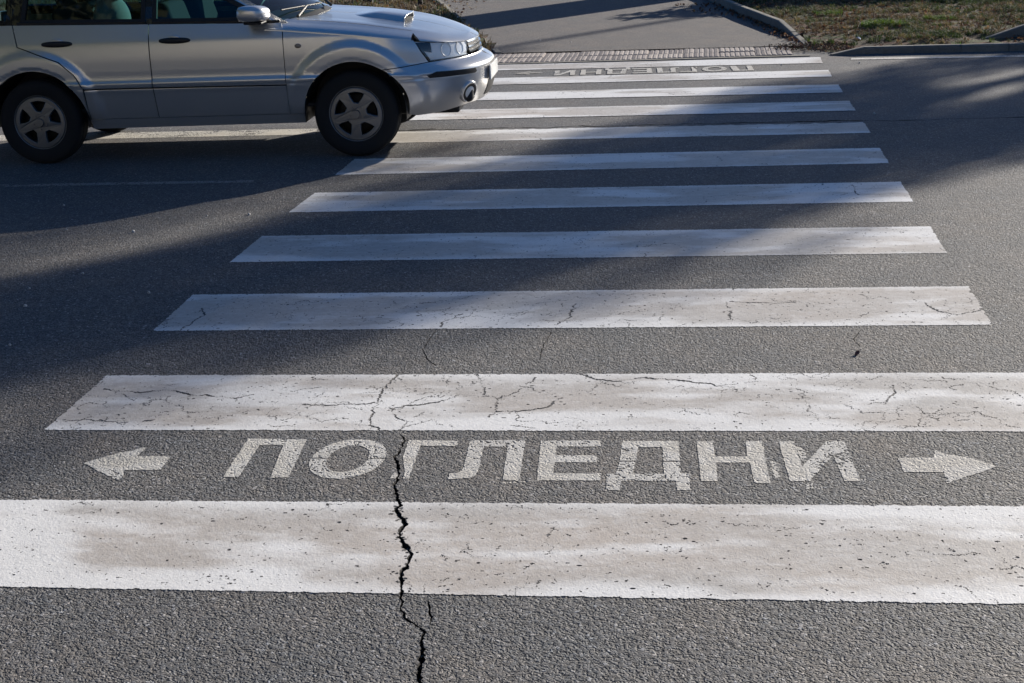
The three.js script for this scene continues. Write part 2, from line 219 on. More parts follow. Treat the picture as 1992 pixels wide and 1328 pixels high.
const stripes = [
  { spall: mainLine.filter((q) => q[1] < -4.06 && q[1] > -4.8), c: [[-2.66, -4.083], [1.36, -4.066], [1.36, -4.786], [-2.66, -4.774]], w: 2048, h: 400, seed: 1, pits: 420, hair: 16, dirt: 0.035, tilt: 0.03, pore: 0.055, label: 'widest white zebra stripe closest to the camera, split by the deep crack', cracks: [{ p: [[0.676, -4.426], [0.734, -4.394], [0.805, -4.40], [0.875, -4.402]], w: 0.004 }, { p: [[0.564, -4.553], [0.622, -4.5]], w: 0.004 }, { p: [[-0.90, -4.17], [-0.872, -4.14], [-0.865, -4.09]], w: 0.003 }, { p: [[-0.83, -4.15], [-0.815, -4.12], [-0.81, -4.07]], w: 0.003 }, { p: [[-0.93, -4.40], [-0.905, -4.44], [-0.90, -4.47]], w: 0.003 }] },
  { c: [[-2.625, -5.462], [1.36, -5.465], [1.36, -6.166], [-2.622, -6.158]], w: 2048, h: 384, seed: 2, pits: 420, hair: 90, dirt: 0.06, tilt: 0.0, pore: 0.07, label: 'white zebra stripe just beyond the nearer lettering, webbed with fine cracks', cracks: [...hair('A', 'B', 'B2', 'C', 'D', 'E', 'E2', 'E3', 'F', 'F2', 'G', 'H', 'I', 'J', 'K').map((k, i) => ({ p: k.p, w: [0.0066, 0.0072, 0.004, 0.004, 0.0066, 0.0078, 0.006, 0.007, 0.0095, 0.007, 0.008, 0.0085, 0.006, 0.005, 0.004][i] }))] },
  { c: [[-2.648, -6.82], [1.353, -6.832], [1.36, -7.51], [-2.655, -7.486]], w: 2048, h: 320, seed: 3, pits: 600, hair: 44, dirt: 0.045, tilt: -0.03, pore: 0.06, label: 'white zebra stripe, third from the camera, with a chipped cracked right end', cracks: [[[-2.515, -7.219], [-2.457, -7.079], [-2.481, -6.963], [-2.504, -6.833]], [[-1.148, -7.081], [-1.213, -6.959], [-1.222, -6.857]], [[-0.597, -7.256], [-0.614, -6.988], [-0.679, -6.879]], [[0.149, -7.252], [0.162, -7.055], [0.16, -6.952]], [[1.1, -7.205], [1.137, -7.047], [1.237, -7.01], [1.344, -7.084]], [[0.167, -7.261], [0.366, -7.227], [0.466, -7.243]]].map((p) => ({ p, w: 0.0075 })), fray: (u, v, X) => (X > 1.3 ? 0.016 * sstep(0.5, 0.8, noise(v * 26, 5)) : 0) },
  { c: [[-2.66, -8.155], [1.355, -8.17], [1.362, -8.815], [-2.645, -8.806]], w: 2048, h: 256, seed: 4, pits: 500, hair: 8, dirt: 0.07, tilt: 0.04, pore: 0.05, label: 'white zebra stripe, fourth from the camera, its left half in tree shade' },
  { c: [[-2.65, -9.448], [1.355, -9.472], [1.354, -10.105], [-2.62, -10.075]], w: 2048, h: 256, seed: 5, pits: 500, hair: 14, dirt: 0.075, tilt: -0.02, pore: 0.05, label: 'white zebra stripe, fifth from the camera, with a small forked crack at its right end', cracks: [{ p: [[1.03, -10.02], [1.02, -9.86], [1.04, -9.70]], w: 0.006 }, { p: [[1.02, -9.80], [0.93, -9.72]], w: 0.005 }] },
  { c: [[-2.625, -10.690], [1.357, -10.736], [1.36, -11.345], [-2.608, -11.32]], w: 1024, h: 160, seed: 6, pits: 350, hair: 8, dirt: 0.09, tilt: 0.03, pore: 0.04, label: 'white zebra stripe, sixth from the camera, beginning beside the front wheel' },
  { c: [[-2.62, -11.99], [1.365, -11.98], [1.368, -12.50], [-2.62, -12.56]], w: 1024, h: 160, seed: 7, pits: 350, hair: 8, dirt: 0.09, tilt: -0.03, pore: 0.05, label: 'white zebra stripe with frayed far edge along the dark road joint', fray: (u, v) => (v > 0.46 ? 0.03 * noise(u * 22, 7) : 0) },
  { c: [[-2.62, -13.13], [1.36, -13.10], [1.36, -13.655], [-2.62, -13.69]], w: 1024, h: 128, seed: 8, pits: 250, hair: 5, dirt: 0.02, tilt: 0.04, pore: 0.03, label: 'white zebra stripe directly beyond the dark road joint, fourth from the far kerb' },
  { c: [[-2.62, -14.24], [1.352, -14.16], [1.36, -14.70], [-2.62, -14.76]], w: 1024, h: 128, seed: 9, pits: 250, hair: 4, dirt: -0.01, tilt: 0.03, pore: 0.03, label: 'white zebra stripe, third from the far kerb' },
  { c: [[-2.62, -15.28], [1.348, -15.23], [1.35, -15.735], [-2.62, -15.80]], w: 1024, h: 128, seed: 10, pits: 250, hair: 4, dirt: -0.03, tilt: 0.0, pore: 0.03, label: 'white zebra stripe, second from the far kerb, just before the upside-down lettering' },
  { c: [[-2.62, -16.41], [1.338, -16.28], [1.356, -16.79], [-2.62, -16.90]], w: 1024, h: 128, seed: 11, pits: 250, hair: 4, dirt: 0.05, tilt: 0.0, pore: 0.05, label: 'greyish zebra stripe at the far end beside the tactile paving' },
];
stripes.forEach((s, i) => {
  const mat = stripePaint(s.c, s), y = 0.0018;
  let geo;
  if (i === 0) {  // the deep crack runs right through this one: two sheets along its banks
    const inside = (p) => p[1] < -4.05 && p[1] > -4.81;
    const L = mainGroove.L.filter(inside).sort((a, b) => a[1] - b[1]), R = mainGroove.R.filter(inside).sort((a, b) => a[1] - b[1]);
    const A = L[0][0] < R[0][0] ? L : R, B = A === L ? R : L;
    geo = merge([sheetGeo([s.c[0], [A[A.length - 1][0] - 0.002, s.c[0][1] + 0.002], ...A.slice().reverse().map(([x, z]) => [x - 0.0015, z]), [A[0][0] - 0.002, s.c[3][1] - 0.002], s.c[3]], y), sheetGeo([[B[B.length - 1][0] + 0.002, s.c[1][1] - 0.004], s.c[1], s.c[2], [B[0][0] + 0.002, s.c[2][1] + 0.004], ...B.map(([x, z]) => [x + 0.0015, z])], y)], true);
  } else geo = sheetGeo(s.c, i > 6 ? 0.0005 : y);
  tag(mesh('zebra_stripe', geo, mat, null), s.label, 'road marking', 'stripes of the zebra crossing');
});

// worn stencil paint: it has gone from the pits of the asphalt and from rubbed patches
const wornTile = (() => {
  const N = 2048, d = new Uint8Array(N * N * 4);
  for (let j = 0; j < N; j++) for (let i = 0; i < N; i++) {
    const o = (j * N + i) * 4, big = tnoise(i / N * 11, j / N * 11, 11), mid = tnoise(i / N * 50, j / N * 50, 50), g = tnoise(i / N * 800, j / N * 800, 800), h = asphaltMaps.hgt[j * N + i];
    const t = (0.82 + 0.22 * g) * (0.90 + 0.16 * big), dirt = sstep(0.30, 0.75, big * 0.5 + mid * 0.5);
    d[o] = srgb(t * (1 - 0.16 * dirt)); d[o + 1] = srgb(t * (0.985 - 0.18 * dirt)); d[o + 2] = srgb(t * (0.95 - 0.21 * dirt));
    d[o + 3] = 255 * clamp(0.44 * h + 0.26 * mid + 0.46 * big + 0.08 * g);
  }
  return tiled(tex(N, N, d, true, true), TILE);
})();
const wornPaint = (c, wear) => new THREE.MeshStandardMaterial({ color: lin(c, c * 0.985, c * 0.96), map: wornTile, alphaTest: wear, bumpMap: bumpTile, bumpScale: 0.0024, roughness: 0.8, side: THREE.DoubleSide });
const letterPaint = wornPaint(0.57, 0.405), arrowPaint = wornPaint(0.52, 0.375), linePaint = wornPaint(0.66, 0.46), faintPaint = wornPaint(0.40, 0.66);
function ragged(pts, amp, seed) {
  const out = [], n = pts.length;
  for (let i = 0; i < n; i++) { const seg = densify([pts[i], pts[(i + 1) % n]], 0.012); for (let k = 0; k + 1 < seg.length; k++) { const [x, z] = seg[k]; const a = k ? amp : amp * 0.4; out.push([x + a * (noise(x * 90, z * 90 + seed) - 0.5) * 2, z + a * (noise(x * 90 + 31, z * 90 + seed) - 0.5) * 2]); } }
  return out;
}
const glyphs = {
  P: [[[-1.744, -5.381], [-1.506, -5.373], [-1.48, -4.989], [-1.548, -4.988], [-1.584, -5.313], [-1.677, -5.312], [-1.669, -4.991], [-1.727, -4.991]]],
  G: [[[-1.101, -5.369], [-0.906, -5.362], [-0.905, -5.308], [-1.047, -5.31], [-1.032, -4.986], [-1.055, -4.985], [-1.062, -5.06], [-1.08, -5.14], [-1.094, -5.2]], [[-1.099, -5.05], [-1.078, -5.02], [-1.082, -4.985], [-1.105, -4.985]]],
  L: [[[-0.864, -5.366], [-0.65, -5.373], [-0.63, -4.968], [-0.691, -4.982], [-0.71, -5.304], [-0.8, -5.303], [-0.79, -5.062], [-0.796, -5.018], [-0.815, -4.992], [-0.89, -4.983], [-0.893, -5.036], [-0.864, -5.042], [-0.853, -5.058], [-0.849, -5.111]]],
  E: [[[-0.589, -5.368], [-0.362, -5.369], [-0.358, -5.307], [-0.524, -5.306], [-0.521, -5.217], [-0.368, -5.219], [-0.364, -5.149], [-0.518, -5.147], [-0.515, -5.042], [-0.342, -5.044], [-0.339, -4.979], [-0.568, -4.975]]],
  D: [[[-0.279, -5.365], [-0.068, -5.366], [-0.062, -5.168], [-0.122, -5.168], [-0.127, -5.302], [-0.219, -5.302], [-0.221, -5.168], [-0.281, -5.165]], [[-0.281, -5.153], [-0.222, -5.156], [-0.225, -5.10], [-0.23, -5.042], [-0.117, -5.042], [-0.121, -5.156], [-0.062, -5.156], [-0.058, -5.048], [-0.028, -5.044], [-0.023, -4.895], [-0.069, -4.896], [-0.073, -4.98], [-0.269, -4.977], [-0.269, -4.893], [-0.316, -4.892], [-0.322, -5.04], [-0.289, -5.04]]],
  N: [[[0, -5.364], [0.06, -5.364], [0.065, -5.212], [0.182, -5.213], [0.183, -5.368], [0.242, -5.369], [0.255, -4.962], [0.199, -4.966], [0.191, -5.153], [0.07, -5.152], [0.072, -4.979], [0.014, -4.978]]],
  I: [[[0.305, -5.366], [0.359, -5.366], [0.366, -5.25], [0.374, -5.116], [0.468, -5.344], [0.48, -5.367], [0.546, -5.368], [0.565, -4.987], [0.511, -4.984], [0.494, -5.234], [0.392, -4.984], [0.322, -4.983]]],
};
function ringO() {   // two stencil halves of the letter O
  const A = [], B = [], c = [-1.30, -5.178];
  const pt = (ang, ox, oz) => [c[0] + ox * Math.sign(Math.cos(ang)) * Math.abs(Math.cos(ang)) ** 0.92, c[1] - oz * Math.sin(ang)];
  const arc = (a0, a1) => { const q = []; for (let i = 0; i <= 22; i++) q.push(pt(lerp(a0, a1, i / 22), 0.141, 0.197)); for (let i = 22; i >= 0; i--) q.push(pt(lerp(a0, a1, i / 22), 0.078, 0.132)); return q; };
  A.push(...arc(0.03, Math.PI - 0.03)); B.push(...arc(Math.PI + 0.03, 2 * Math.PI - 0.03));
  return [A, B];
}
function lettering(parent, amp, y) {
  for (const k of ['P', 'O', 'G', 'L', 'E', 'D', 'N', 'I']) {
    const outs = k === 'O' ? ringO() : glyphs[k];
    mesh('letter', merge(outs.map((o, i) => sheetGeo(ragged(o, amp, i + k.charCodeAt(0)), y)), true), letterPaint, parent);
  }
}
{
  const word = thing('road_lettering', 'large worn white painted word between the two stripes closest to the camera', 'road lettering');
  lettering(word, 0.0028, 0.0014);
  const smearPaint = wornPaint(0.6, 0.64);
  [[[0.356, -5.32], [0.385, -5.30], [0.398, -5.21], [0.376, -5.17]], [[0.364, -4.972], [0.399, -4.968], [0.403, -4.92], [0.372, -4.915]], [[-1.745, -4.975], [-1.70, -4.985], [-1.70, -4.972], [-1.738, -4.95]], [[0.262, -5.16], [0.282, -5.17], [0.292, -5.02], [0.27, -5.01]], [[-0.70, -4.955], [-0.56, -4.975], [-0.56, -4.966], [-0.69, -4.945]]].forEach((o, i) => mesh('paint_smear', sheetGeo(ragged(o, 0.007, i + 50), 0.0010), smearPaint, word));
  const far = thing('road_lettering', 'upside-down small white painted word near the tactile paving', 'road lettering');
  lettering(far, 0.004, 0.001);
  far.rotation.y = Math.PI; far.scale.set(0.904, 1, 1); far.position.set(-0.971, 0, -21.23);
  const arrows = [
    [[-2.314, -5.119], [-2.202, -5.233], [-2.165, -5.247], [-2.141, -5.281], [-2.122, -5.281], [-2.128, -5.194], [-1.993, -5.19], [-1.985, -5.056], [-2.126, -5.052], [-2.106, -4.97], [-2.122, -4.96]],
    [[0.721, -5.205], [0.847, -5.212], [0.861, -5.282], [0.892, -5.245], [0.985, -5.202], [1.054, -5.126], [0.857, -4.97], [0.862, -5.071], [0.724, -5.071]],
    [[-1.92, -16.10], [-1.74, -16.25], [-1.74, -16.17], [-1.61, -16.17], [-1.61, -16.08], [-1.74, -16.07], [-1.73, -15.98]],
  ];
  ['worn white painted arrow pointing left, beside the nearer lettering', 'worn white painted arrow pointing right, at the end of the nearer lettering', 'faint white painted arrow beside the far upside-down lettering, by the car bonnet'].forEach((l, i) => tag(mesh('painted_arrow', sheetGeo(ragged(arrows[i], i === 2 ? 0.012 : 0.004, i * 3), i === 2 ? 0.001 : 0.0014), i === 2 ? faintPaint : arrowPaint, null), l, 'road marking', 'painted arrows beside the lettering'));
  tag(mesh('lane_line', sheetGeo(ragged([[-40, -12.83], [-3.2, -12.50], [-3.25, -12.80], [-40, -13.2]].map(([x, z]) => [x, z]).reverse(), 0.004, 4), 0.0016), linePaint, null), 'broad white lane line showing underneath the car', 'road marking');
  tag(mesh('lane_line', sheetGeo(ragged([[-30, -10.56], [-3.17, -10.475], [-3.18, -10.565], [-30, -10.66]], 0.006, 6), 0.0016), faintPaint, null), 'thin faint lane line in the shade in front of the car', 'road marking');
  tag(mesh('edge_line', sheetGeo(ragged([[1.64, -16.50], [3.39, -16.35], [5, -16.24], [40, -14.4], [40, -14.5], [5, -16.36], [3.42, -16.48], [1.66, -16.63]], 0.006, 9), 0.0005), linePaint, null), 'narrow white edge line along the foot of the road kerb', 'road marking');
}

// ------------------------------------------------------------------ far side: path, tactile paving, kerbs, verges
const concreteMap = (() => {
  const N = 512, c = new Uint8Array(N * N * 4), b = new Uint8Array(N * N * 4);
  for (let j = 0; j < N; j++) for (let i = 0; i < N; i++) {
    const g = tnoise(i / N * 256, j / N * 256, 256), m = tnoise(i / N * 40, j / N * 40, 40), l = tnoise(i / N * 6, j / N * 6, 6), o = (j * N + i) * 4;
    const v = (0.86 + 0.2 * g) * (0.88 + 0.18 * m) * (0.84 + 0.3 * l), st = sstep(0.62, 0.8, m * 0.5 + l * 0.5);
    c[o] = srgb(v * (0.9 - 0.16 * st)); c[o + 1] = srgb(v * (0.9 - 0.19 * st)); c[o + 2] = srgb(v * (0.9 - 0.24 * st)); c[o + 3] = 255;
    b[o] = b[o + 1] = b[o + 2] = 255 * clamp(0.5 + 0.35 * (g - 0.5) + 0.5 * (m - 0.5)); b[o + 3] = 255;
  }
  return { c: tex(N, N, c, true, true), b: tex(N, N, b, false, true) };
})();
const concrete = (r, g, b, size = 1.1) => new THREE.MeshStandardMaterial({ color: lin(r, g, b), map: tiled(concreteMap.c, size), bumpMap: tiled(concreteMap.b, size), bumpScale: 0.004, roughness: 0.92, side: THREE.DoubleSide });
const kerbMats = [concrete(0.26, 0.24, 0.205, 0.9), concrete(0.285, 0.265, 0.225, 1.1), concrete(0.235, 0.22, 0.19, 1.3)];
const tileMats = [concrete(0.37, 0.325, 0.305, 0.8), concrete(0.34, 0.30, 0.285, 1.0), concrete(0.40, 0.355, 0.33, 1.2)];
const metalDark = new THREE.MeshStandardMaterial({ color: lin(0.03, 0.032, 0.036), metalness: 0.4, roughness: 0.5 });
// a kerb stone between two points, chamfered, its heights at both ends; box uv in metres
function kerbStone(a, b, h0, h1, width, side, gap = 0.006) {
  const dx = b[0] - a[0], dz = b[1] - a[1], L = Math.hypot(dx, dz), ux = dx / L, uz = dz / L, nx = -uz * side, nz = ux * side, p = [], uv = [];
  const sec = (t, h) => { const x = a[0] + ux * t, z = a[1] + uz * t, c = Math.min(0.014, h * 0.4); return [[0, -0.12], [0, h - c], [c * 0.8, h - c * 0.15], [c * 1.6, h], [width - c, h], [width, h - c], [width, -0.12]].map(([o, y]) => [x + nx * o, y, z + nz * o]); };
  const A = sec(gap / 2, h0), B = sec(L - gap / 2, h1); let d = 0;
  const tri = (q, w) => { p.push(...q); uv.push(...w); };
  for (let i = 0; i < 6; i++) { const l = Math.hypot(A[i + 1][0] - A[i][0], A[i + 1][1] - A[i][1], A[i + 1][2] - A[i][2]); for (const [q, u, v] of [[A[i], 0, d], [B[i], L, d], [B[i + 1], L, d + l], [A[i], 0, d], [B[i + 1], L, d + l], [A[i + 1], 0, d + l]]) tri(q, [u + a[0] * 3.1, v + a[1]]); d += l; }
  for (const S of [A, B]) for (let i = 1; i < 6; i++) for (const q of [S[0], S[i], S[i + 1]]) tri(q, [q[0] + q[2], q[1]]);
  const g = new THREE.BufferGeometry(); g.setAttribute('position', new THREE.Float32BufferAttribute(p, 3)); g.setAttribute('uv', new THREE.Float32BufferAttribute(uv, 2)); g.computeVertexNormals(); return g;
}
function kerbRun(name, label, pts, heights, width, side, step) {
  const t = thing(name, label, 'kerb'), r = rng(pts.length * 17 + 3);
  for (let i = 0; i + 1 < pts.length; i++) {
    const n = Math.max(1, Math.round(Math.hypot(pts[i + 1][0] - pts[i][0], pts[i + 1][1] - pts[i][1]) / step));
    for (let k = 0; k < n; k++) { const q = (f) => [lerp(pts[i][0], pts[i + 1][0], f), lerp(pts[i][1], pts[i + 1][1], f)], e = n > 1 || i > 0 ? (r() - 0.5) * 0.008 : 0; mesh('kerb_stone', kerbStone(q(k / n), q((k + 1) / n), lerp(heights[i], heights[i + 1], k / n) + e, lerp(heights[i], heights[i + 1], (k + 1) / n) + e, width, side), kerbMats[Math.floor(r() * 3)], t); }
  }
  return t;
}
kerbRun('road_kerb', 'long grey concrete road kerb with sloping end stone in front of the grass', [[1.47, -17.02], [1.83, -17.05], [2.36, -17.03], [2.85, -17.0], [3.34, -16.97], [4.0, -16.94], [12, -16.6]], [0.01, 0.076, 0.076, 0.077, 0.079, 0.08, 0.08], 0.10, 1, 0.56);
kerbRun('path_kerb', 'grey concrete kerb along the right edge of the footpath, tapering down to the paving', [[1.25, -17.83], [1.03, -19.60], [0.70, -21.185], [0.371, -22.969], [0.169, -24.253], [-0.6, -29]], [0.015, 0.125, 0.13, 0.13, 0.13, 0.13], 0.085, 1, 0.9);
kerbRun('side_kerb', 'short raised concrete kerb end behind the road kerb at the right edge', [[3.20, -17.84], [3.72, -17.90], [4.6, -18.0], [6.5, -18.2]], [0.03, 0.185, 0.20, 0.20], 0.10, 1, 0.9).position.y = 0;
kerbRun('path_kerb', 'dark concrete kerb along the left edge of the footpath, behind the bonnet', [[-2.25, -17.9], [-3.86, -23.91], [-4.43, -25.96], [-6, -31]], [0.02, 0.10, 0.10, 0.10], 0.085, -1, 0.95);
kerbRun('road_kerb', 'concrete road kerb hidden behind the silver car', [[-2.5, -17.0], [-3.0, -17.0], [-14, -17.2]], [0.02, 0.125, 0.125], 0.10, 1, 0.9);
{
  const path = structure(new THREE.Group()); path.name = 'footpath'; scene.add(path);
  mesh('asphalt', sheetGeo([[1.30, -17.80], [1.10, -19.65], [0.74, -21.2], [0.40, -23], [0.2, -24.3], [-0.62, -29], [-8, -60], [-14, -60], [-6.0, -31], [-4.43, -25.96], [-3.86, -23.91], [-2.3, -17.9]], 0.012), asphaltPath, path);
  const tp = structure(new THREE.Group()); tp.name = 'tactile_paving'; scene.add(tp);
  const variants = [0, 1, 2].map((v) => {
    const w = 0.396, d = 0.396, list = [box(w, 0.05, d, 0, -0.028, 0, 0.004, 1)];
    for (let i = 0; i < 7; i++) {
      const x = (i - 3) * 0.0555, dotted = v === 1 ? i % 2 === 0 || i > 4 : v === 2 ? i < 2 || i === 4 : false, n = dotted ? 6 : 1;
      for (let k = 0; k < n; k++) { const l = 0.37 / n - (n > 1 ? 0.016 : 0); list.push(box(0.041, 0.016, l, x, -0.0065, (k - (n - 1) / 2) * 0.37 / n, 0.006, 1)); }
    }
    const g = merge(list, true), P = g.attributes.position, U = g.attributes.uv; for (let i = 0; i < P.count; i++) U.setXY(i, P.getX(i) + P.getY(i), P.getZ(i)); return g;
  });
  const r = rng(41);
  for (let row = 0; row < 2; row++) for (let i = -1; i < 8; i++) {
    const m = mesh('paving_tile', variants[Math.floor(r() * 2.99)], tileMats[Math.floor(r() * 3)], tp);
    m.position.set(-1.93 + i * 0.4 + row * 0.005, 0.004 + (r() - 0.5) * 0.008, -17.255 - row * 0.4 + (r() - 0.5) * 0.008); m.rotation.set((r() - 0.5) * 0.012, (r() - 0.5) * 0.012, (r() - 0.5) * 0.014);
  }
  mesh('flush_kerb', kerbStone([-2.5, -16.985], [1.25, -16.975], 0.006, 0.006, 0.07, 1), kerbMats[1], tp);
  mesh('bedding', sheetGeo([[-2.6, -16.9], [1.5, -16.86], [1.42, -17.9], [-2.6, -17.95]], -0.012), concrete(0.10, 0.09, 0.08, 0.5), tp);
}
// grass verges: bumpy soil sheets with mixed grass tufts and dead leaves on top
const soil = (() => {
  const N = 1024, d = new Uint8Array(N * N * 4);
  for (let j = 0; j < N; j++) for (let i = 0; i < N; i++) {
    const a = tnoise(i / N * 14, j / N * 14, 14), b = tnoise(i / N * 60, j / N * 60, 60), c = tnoise(i / N * 300, j / N * 300, 300), e = tnoise(i / N * 32 + 3, j / N * 32, 32), o = (j * N + i) * 4;
    const gr = sstep(0.38, 0.62, a * 0.6 + b * 0.4), k = (0.6 + 0.8 * c) * (0.75 + 0.5 * b), rd = sstep(0.62, 0.75, e);
    d[o] = srgb(lerp(lerp(0.085, 0.070, gr), 0.13, rd) * k); d[o + 1] = srgb(lerp(lerp(0.062, 0.082, gr), 0.065, rd) * k); d[o + 2] = srgb(lerp(lerp(0.042, 0.026, gr), 0.04, rd) * k); d[o + 3] = 255;
  }
  return new THREE.MeshStandardMaterial({ map: tiled(tex(N, N, d, true, true), 3.1), bumpMap: tiled(asphaltMaps.bmp, 2.2), bumpScale: 0.02, roughness: 1, side: THREE.DoubleSide });
})();
const inPoly = (p, x, z) => { let c = false; for (let i = 0, j = p.length - 1; i < p.length; j = i++) if ((p[i][1] > z) !== (p[j][1] > z) && x < (p[j][0] - p[i][0]) * (z - p[i][1]) / (p[j][1] - p[i][1]) + p[i][0]) c = !c; return c; };
const vergeR = [[1.33, -17.86], [1.115, -19.62], [0.78, -21.2], [0.455, -22.98], [0.25, -24.27], [-0.52, -29], [-2, -36], [30, -36], [30, -14.9], [12, -16.69], [4.0, -17.03], [3.34, -17.06], [2.36, -17.12], [1.83, -17.14], [1.5, -17.10]];
const vergeL = [[-2.33, -17.95], [-3.95, -23.91], [-4.52, -25.96], [-6.1, -31], [-8, -38], [-30, -38], [-30, -17.6], [-3.0, -17.1]];
const vergeY = (x, z) => 0.072 * sstep(0.05, 0.7, Math.min(Math.abs(z + 16.95 + (x - 1.5) * -0.1) , 9)) * Math.max(sstep(-17.3, -19.3, z), sstep(1.7, 2.2, x)) * (1 - 0.6 * sstep(2.9, 3.2, x) * sstep(-17.95, -17.8, z)) + 0.035 * (fbm(x * 2.2, z * 2.2, 3) - 0.5) + 0.02 * (noise(x * 9, z * 9) - 0.5);
function vergeSheet(poly, step, xr, zr) {
  const p = [], uv = [];
  const put = (x, z) => { p.push(x, vergeY(x, z), z); uv.push(x, -z); };
  for (let x = xr[0]; x < xr[1]; x += step) for (let z = zr[0]; z < zr[1]; z += step) { if (!inPoly(poly, x + step / 2, z + step / 2)) continue; put(x, z); put(x, z + step); put(x + step, z + step); put(x, z); put(x + step, z + step); put(x + step, z); }
  let g = new THREE.BufferGeometry(); g.setAttribute('position', new THREE.Float32BufferAttribute(p, 3)); g.setAttribute('uv', new THREE.Float32BufferAttribute(uv, 2)); g = mergeVertices(g); g.computeVertexNormals(); return g;
}
structure(mesh('grass_verge', merge([vergeSheet(vergeR, 0.08, [-2, 8], [-30, -16]), vergeSheet(vergeR, 0.5, [8, 30], [-36, -15])], true), soil, null));
structure(mesh('grass_verge', vergeSheet(vergeL, 0.2, [-30, -2], [-38, -17]), soil, null));
structure(mesh('ground', sheetGeo([[400, 400], [-400, 400], [-400, -400], [400, -400]], -0.09), soil, null));
const bladeMat = new THREE.MeshPhysicalMaterial({ color: 0xffffff, roughness: 0.95, transmission: 0.3, thickness: 0, side: THREE.DoubleSide });
const leafMat = new THREE.MeshPhysicalMaterial({ color: 0xffffff, roughness: 0.95, transmission: 0.25, thickness: 0, side: THREE.DoubleSide });
function tuftGeo(seed, n, hgt, spread) {
  const r = rng(seed), p = [];
  for (let i = 0; i < n; i++) {
    const a = r() * 6.283, x = Math.cos(r() * 6.28) * spread * r(), z = Math.sin(r() * 6.28) * spread * r(), h = hgt * (0.45 + 0.75 * r()), w = 0.0022 + 0.0028 * r(), l = h * (0.25 + 0.9 * r());
    const dx = Math.cos(a), dz = Math.sin(a), P = (t, s) => [x + dx * l * t * t + -dz * w * s, h * (t - 0.35 * t * t), z + dz * l * t * t + dx * w * s];
    p.push(...P(0, 1), ...P(0, -1), ...P(0.55, 0.8), ...P(0, -1), ...P(0.55, -0.8), ...P(0.55, 0.8), ...P(0.55, 0.8), ...P(0.55, -0.8), ...P(1, 0));
  }
  const g = new THREE.BufferGeometry(); g.setAttribute('position', new THREE.Float32BufferAttribute(p, 3)); g.computeVertexNormals(); return g;
}
function leafGeo(seed) {
  const r = rng(seed), p = [], n = 6, L = 0.05, W = 0.017, row = [];
  for (let i = 0; i <= n; i++) { const t = i / n, w = W * Math.sin(Math.PI * Math.pow(t, 0.8)) * (0.8 + 0.4 * r()), y = 0.012 * Math.sin(t * 3 + seed) + 0.006, c = 0.008 * (r() + 0.3); row.push([[-L / 2 + L * t, y + c, w], [-L / 2 + L * t, y, 0], [-L / 2 + L * t, y + c, -w]]); }
  for (let i = 0; i < n; i++) for (let k = 0; k < 2; k++) { const a = row[i][k], b = row[i + 1][k], c = row[i + 1][k + 1], d = row[i][k + 1]; p.push(...a, ...b, ...c, ...a, ...c, ...d); }
  const g = new THREE.BufferGeometry(); g.setAttribute('position', new THREE.Float32BufferAttribute(p, 3)); g.computeVertexNormals(); return g;
}
function scatter(name, geo, mat, items) {
  const im = new THREE.InstancedMesh(geo, mat, items.length), o = new THREE.Object3D();
  items.forEach((q, i) => { o.position.set(q.x, q.y, q.z); o.rotation.set(q.rx || 0, q.ry || 0, q.rz || 0); o.scale.setScalar(q.s); o.updateMatrix(); im.setMatrixAt(i, o.matrix); im.setColorAt(i, q.c); });
  im.name = numbered(name); im.castShadow = im.receiveShadow = true; scene.add(im); return im;
}
const GREENS = [[0.07, 0.105, 0.02], [0.04, 0.07, 0.018], [0.10, 0.12, 0.024], [0.08, 0.09, 0.03]], STRAWS = [[0.20, 0.145, 0.065], [0.13, 0.088, 0.042], [0.27, 0.21, 0.10], [0.10, 0.06, 0.034]], BROWNS = [[0.15, 0.075, 0.038], [0.20, 0.11, 0.055], [0.09, 0.05, 0.03], [0.27, 0.17, 0.09], [0.12, 0.055, 0.035]];
const pickC = (list, r) => { const c = list[Math.floor(r() * list.length)], k = 0.75 + 0.5 * r(); return lin(c[0] * k, c[1] * k, c[2] * k); };
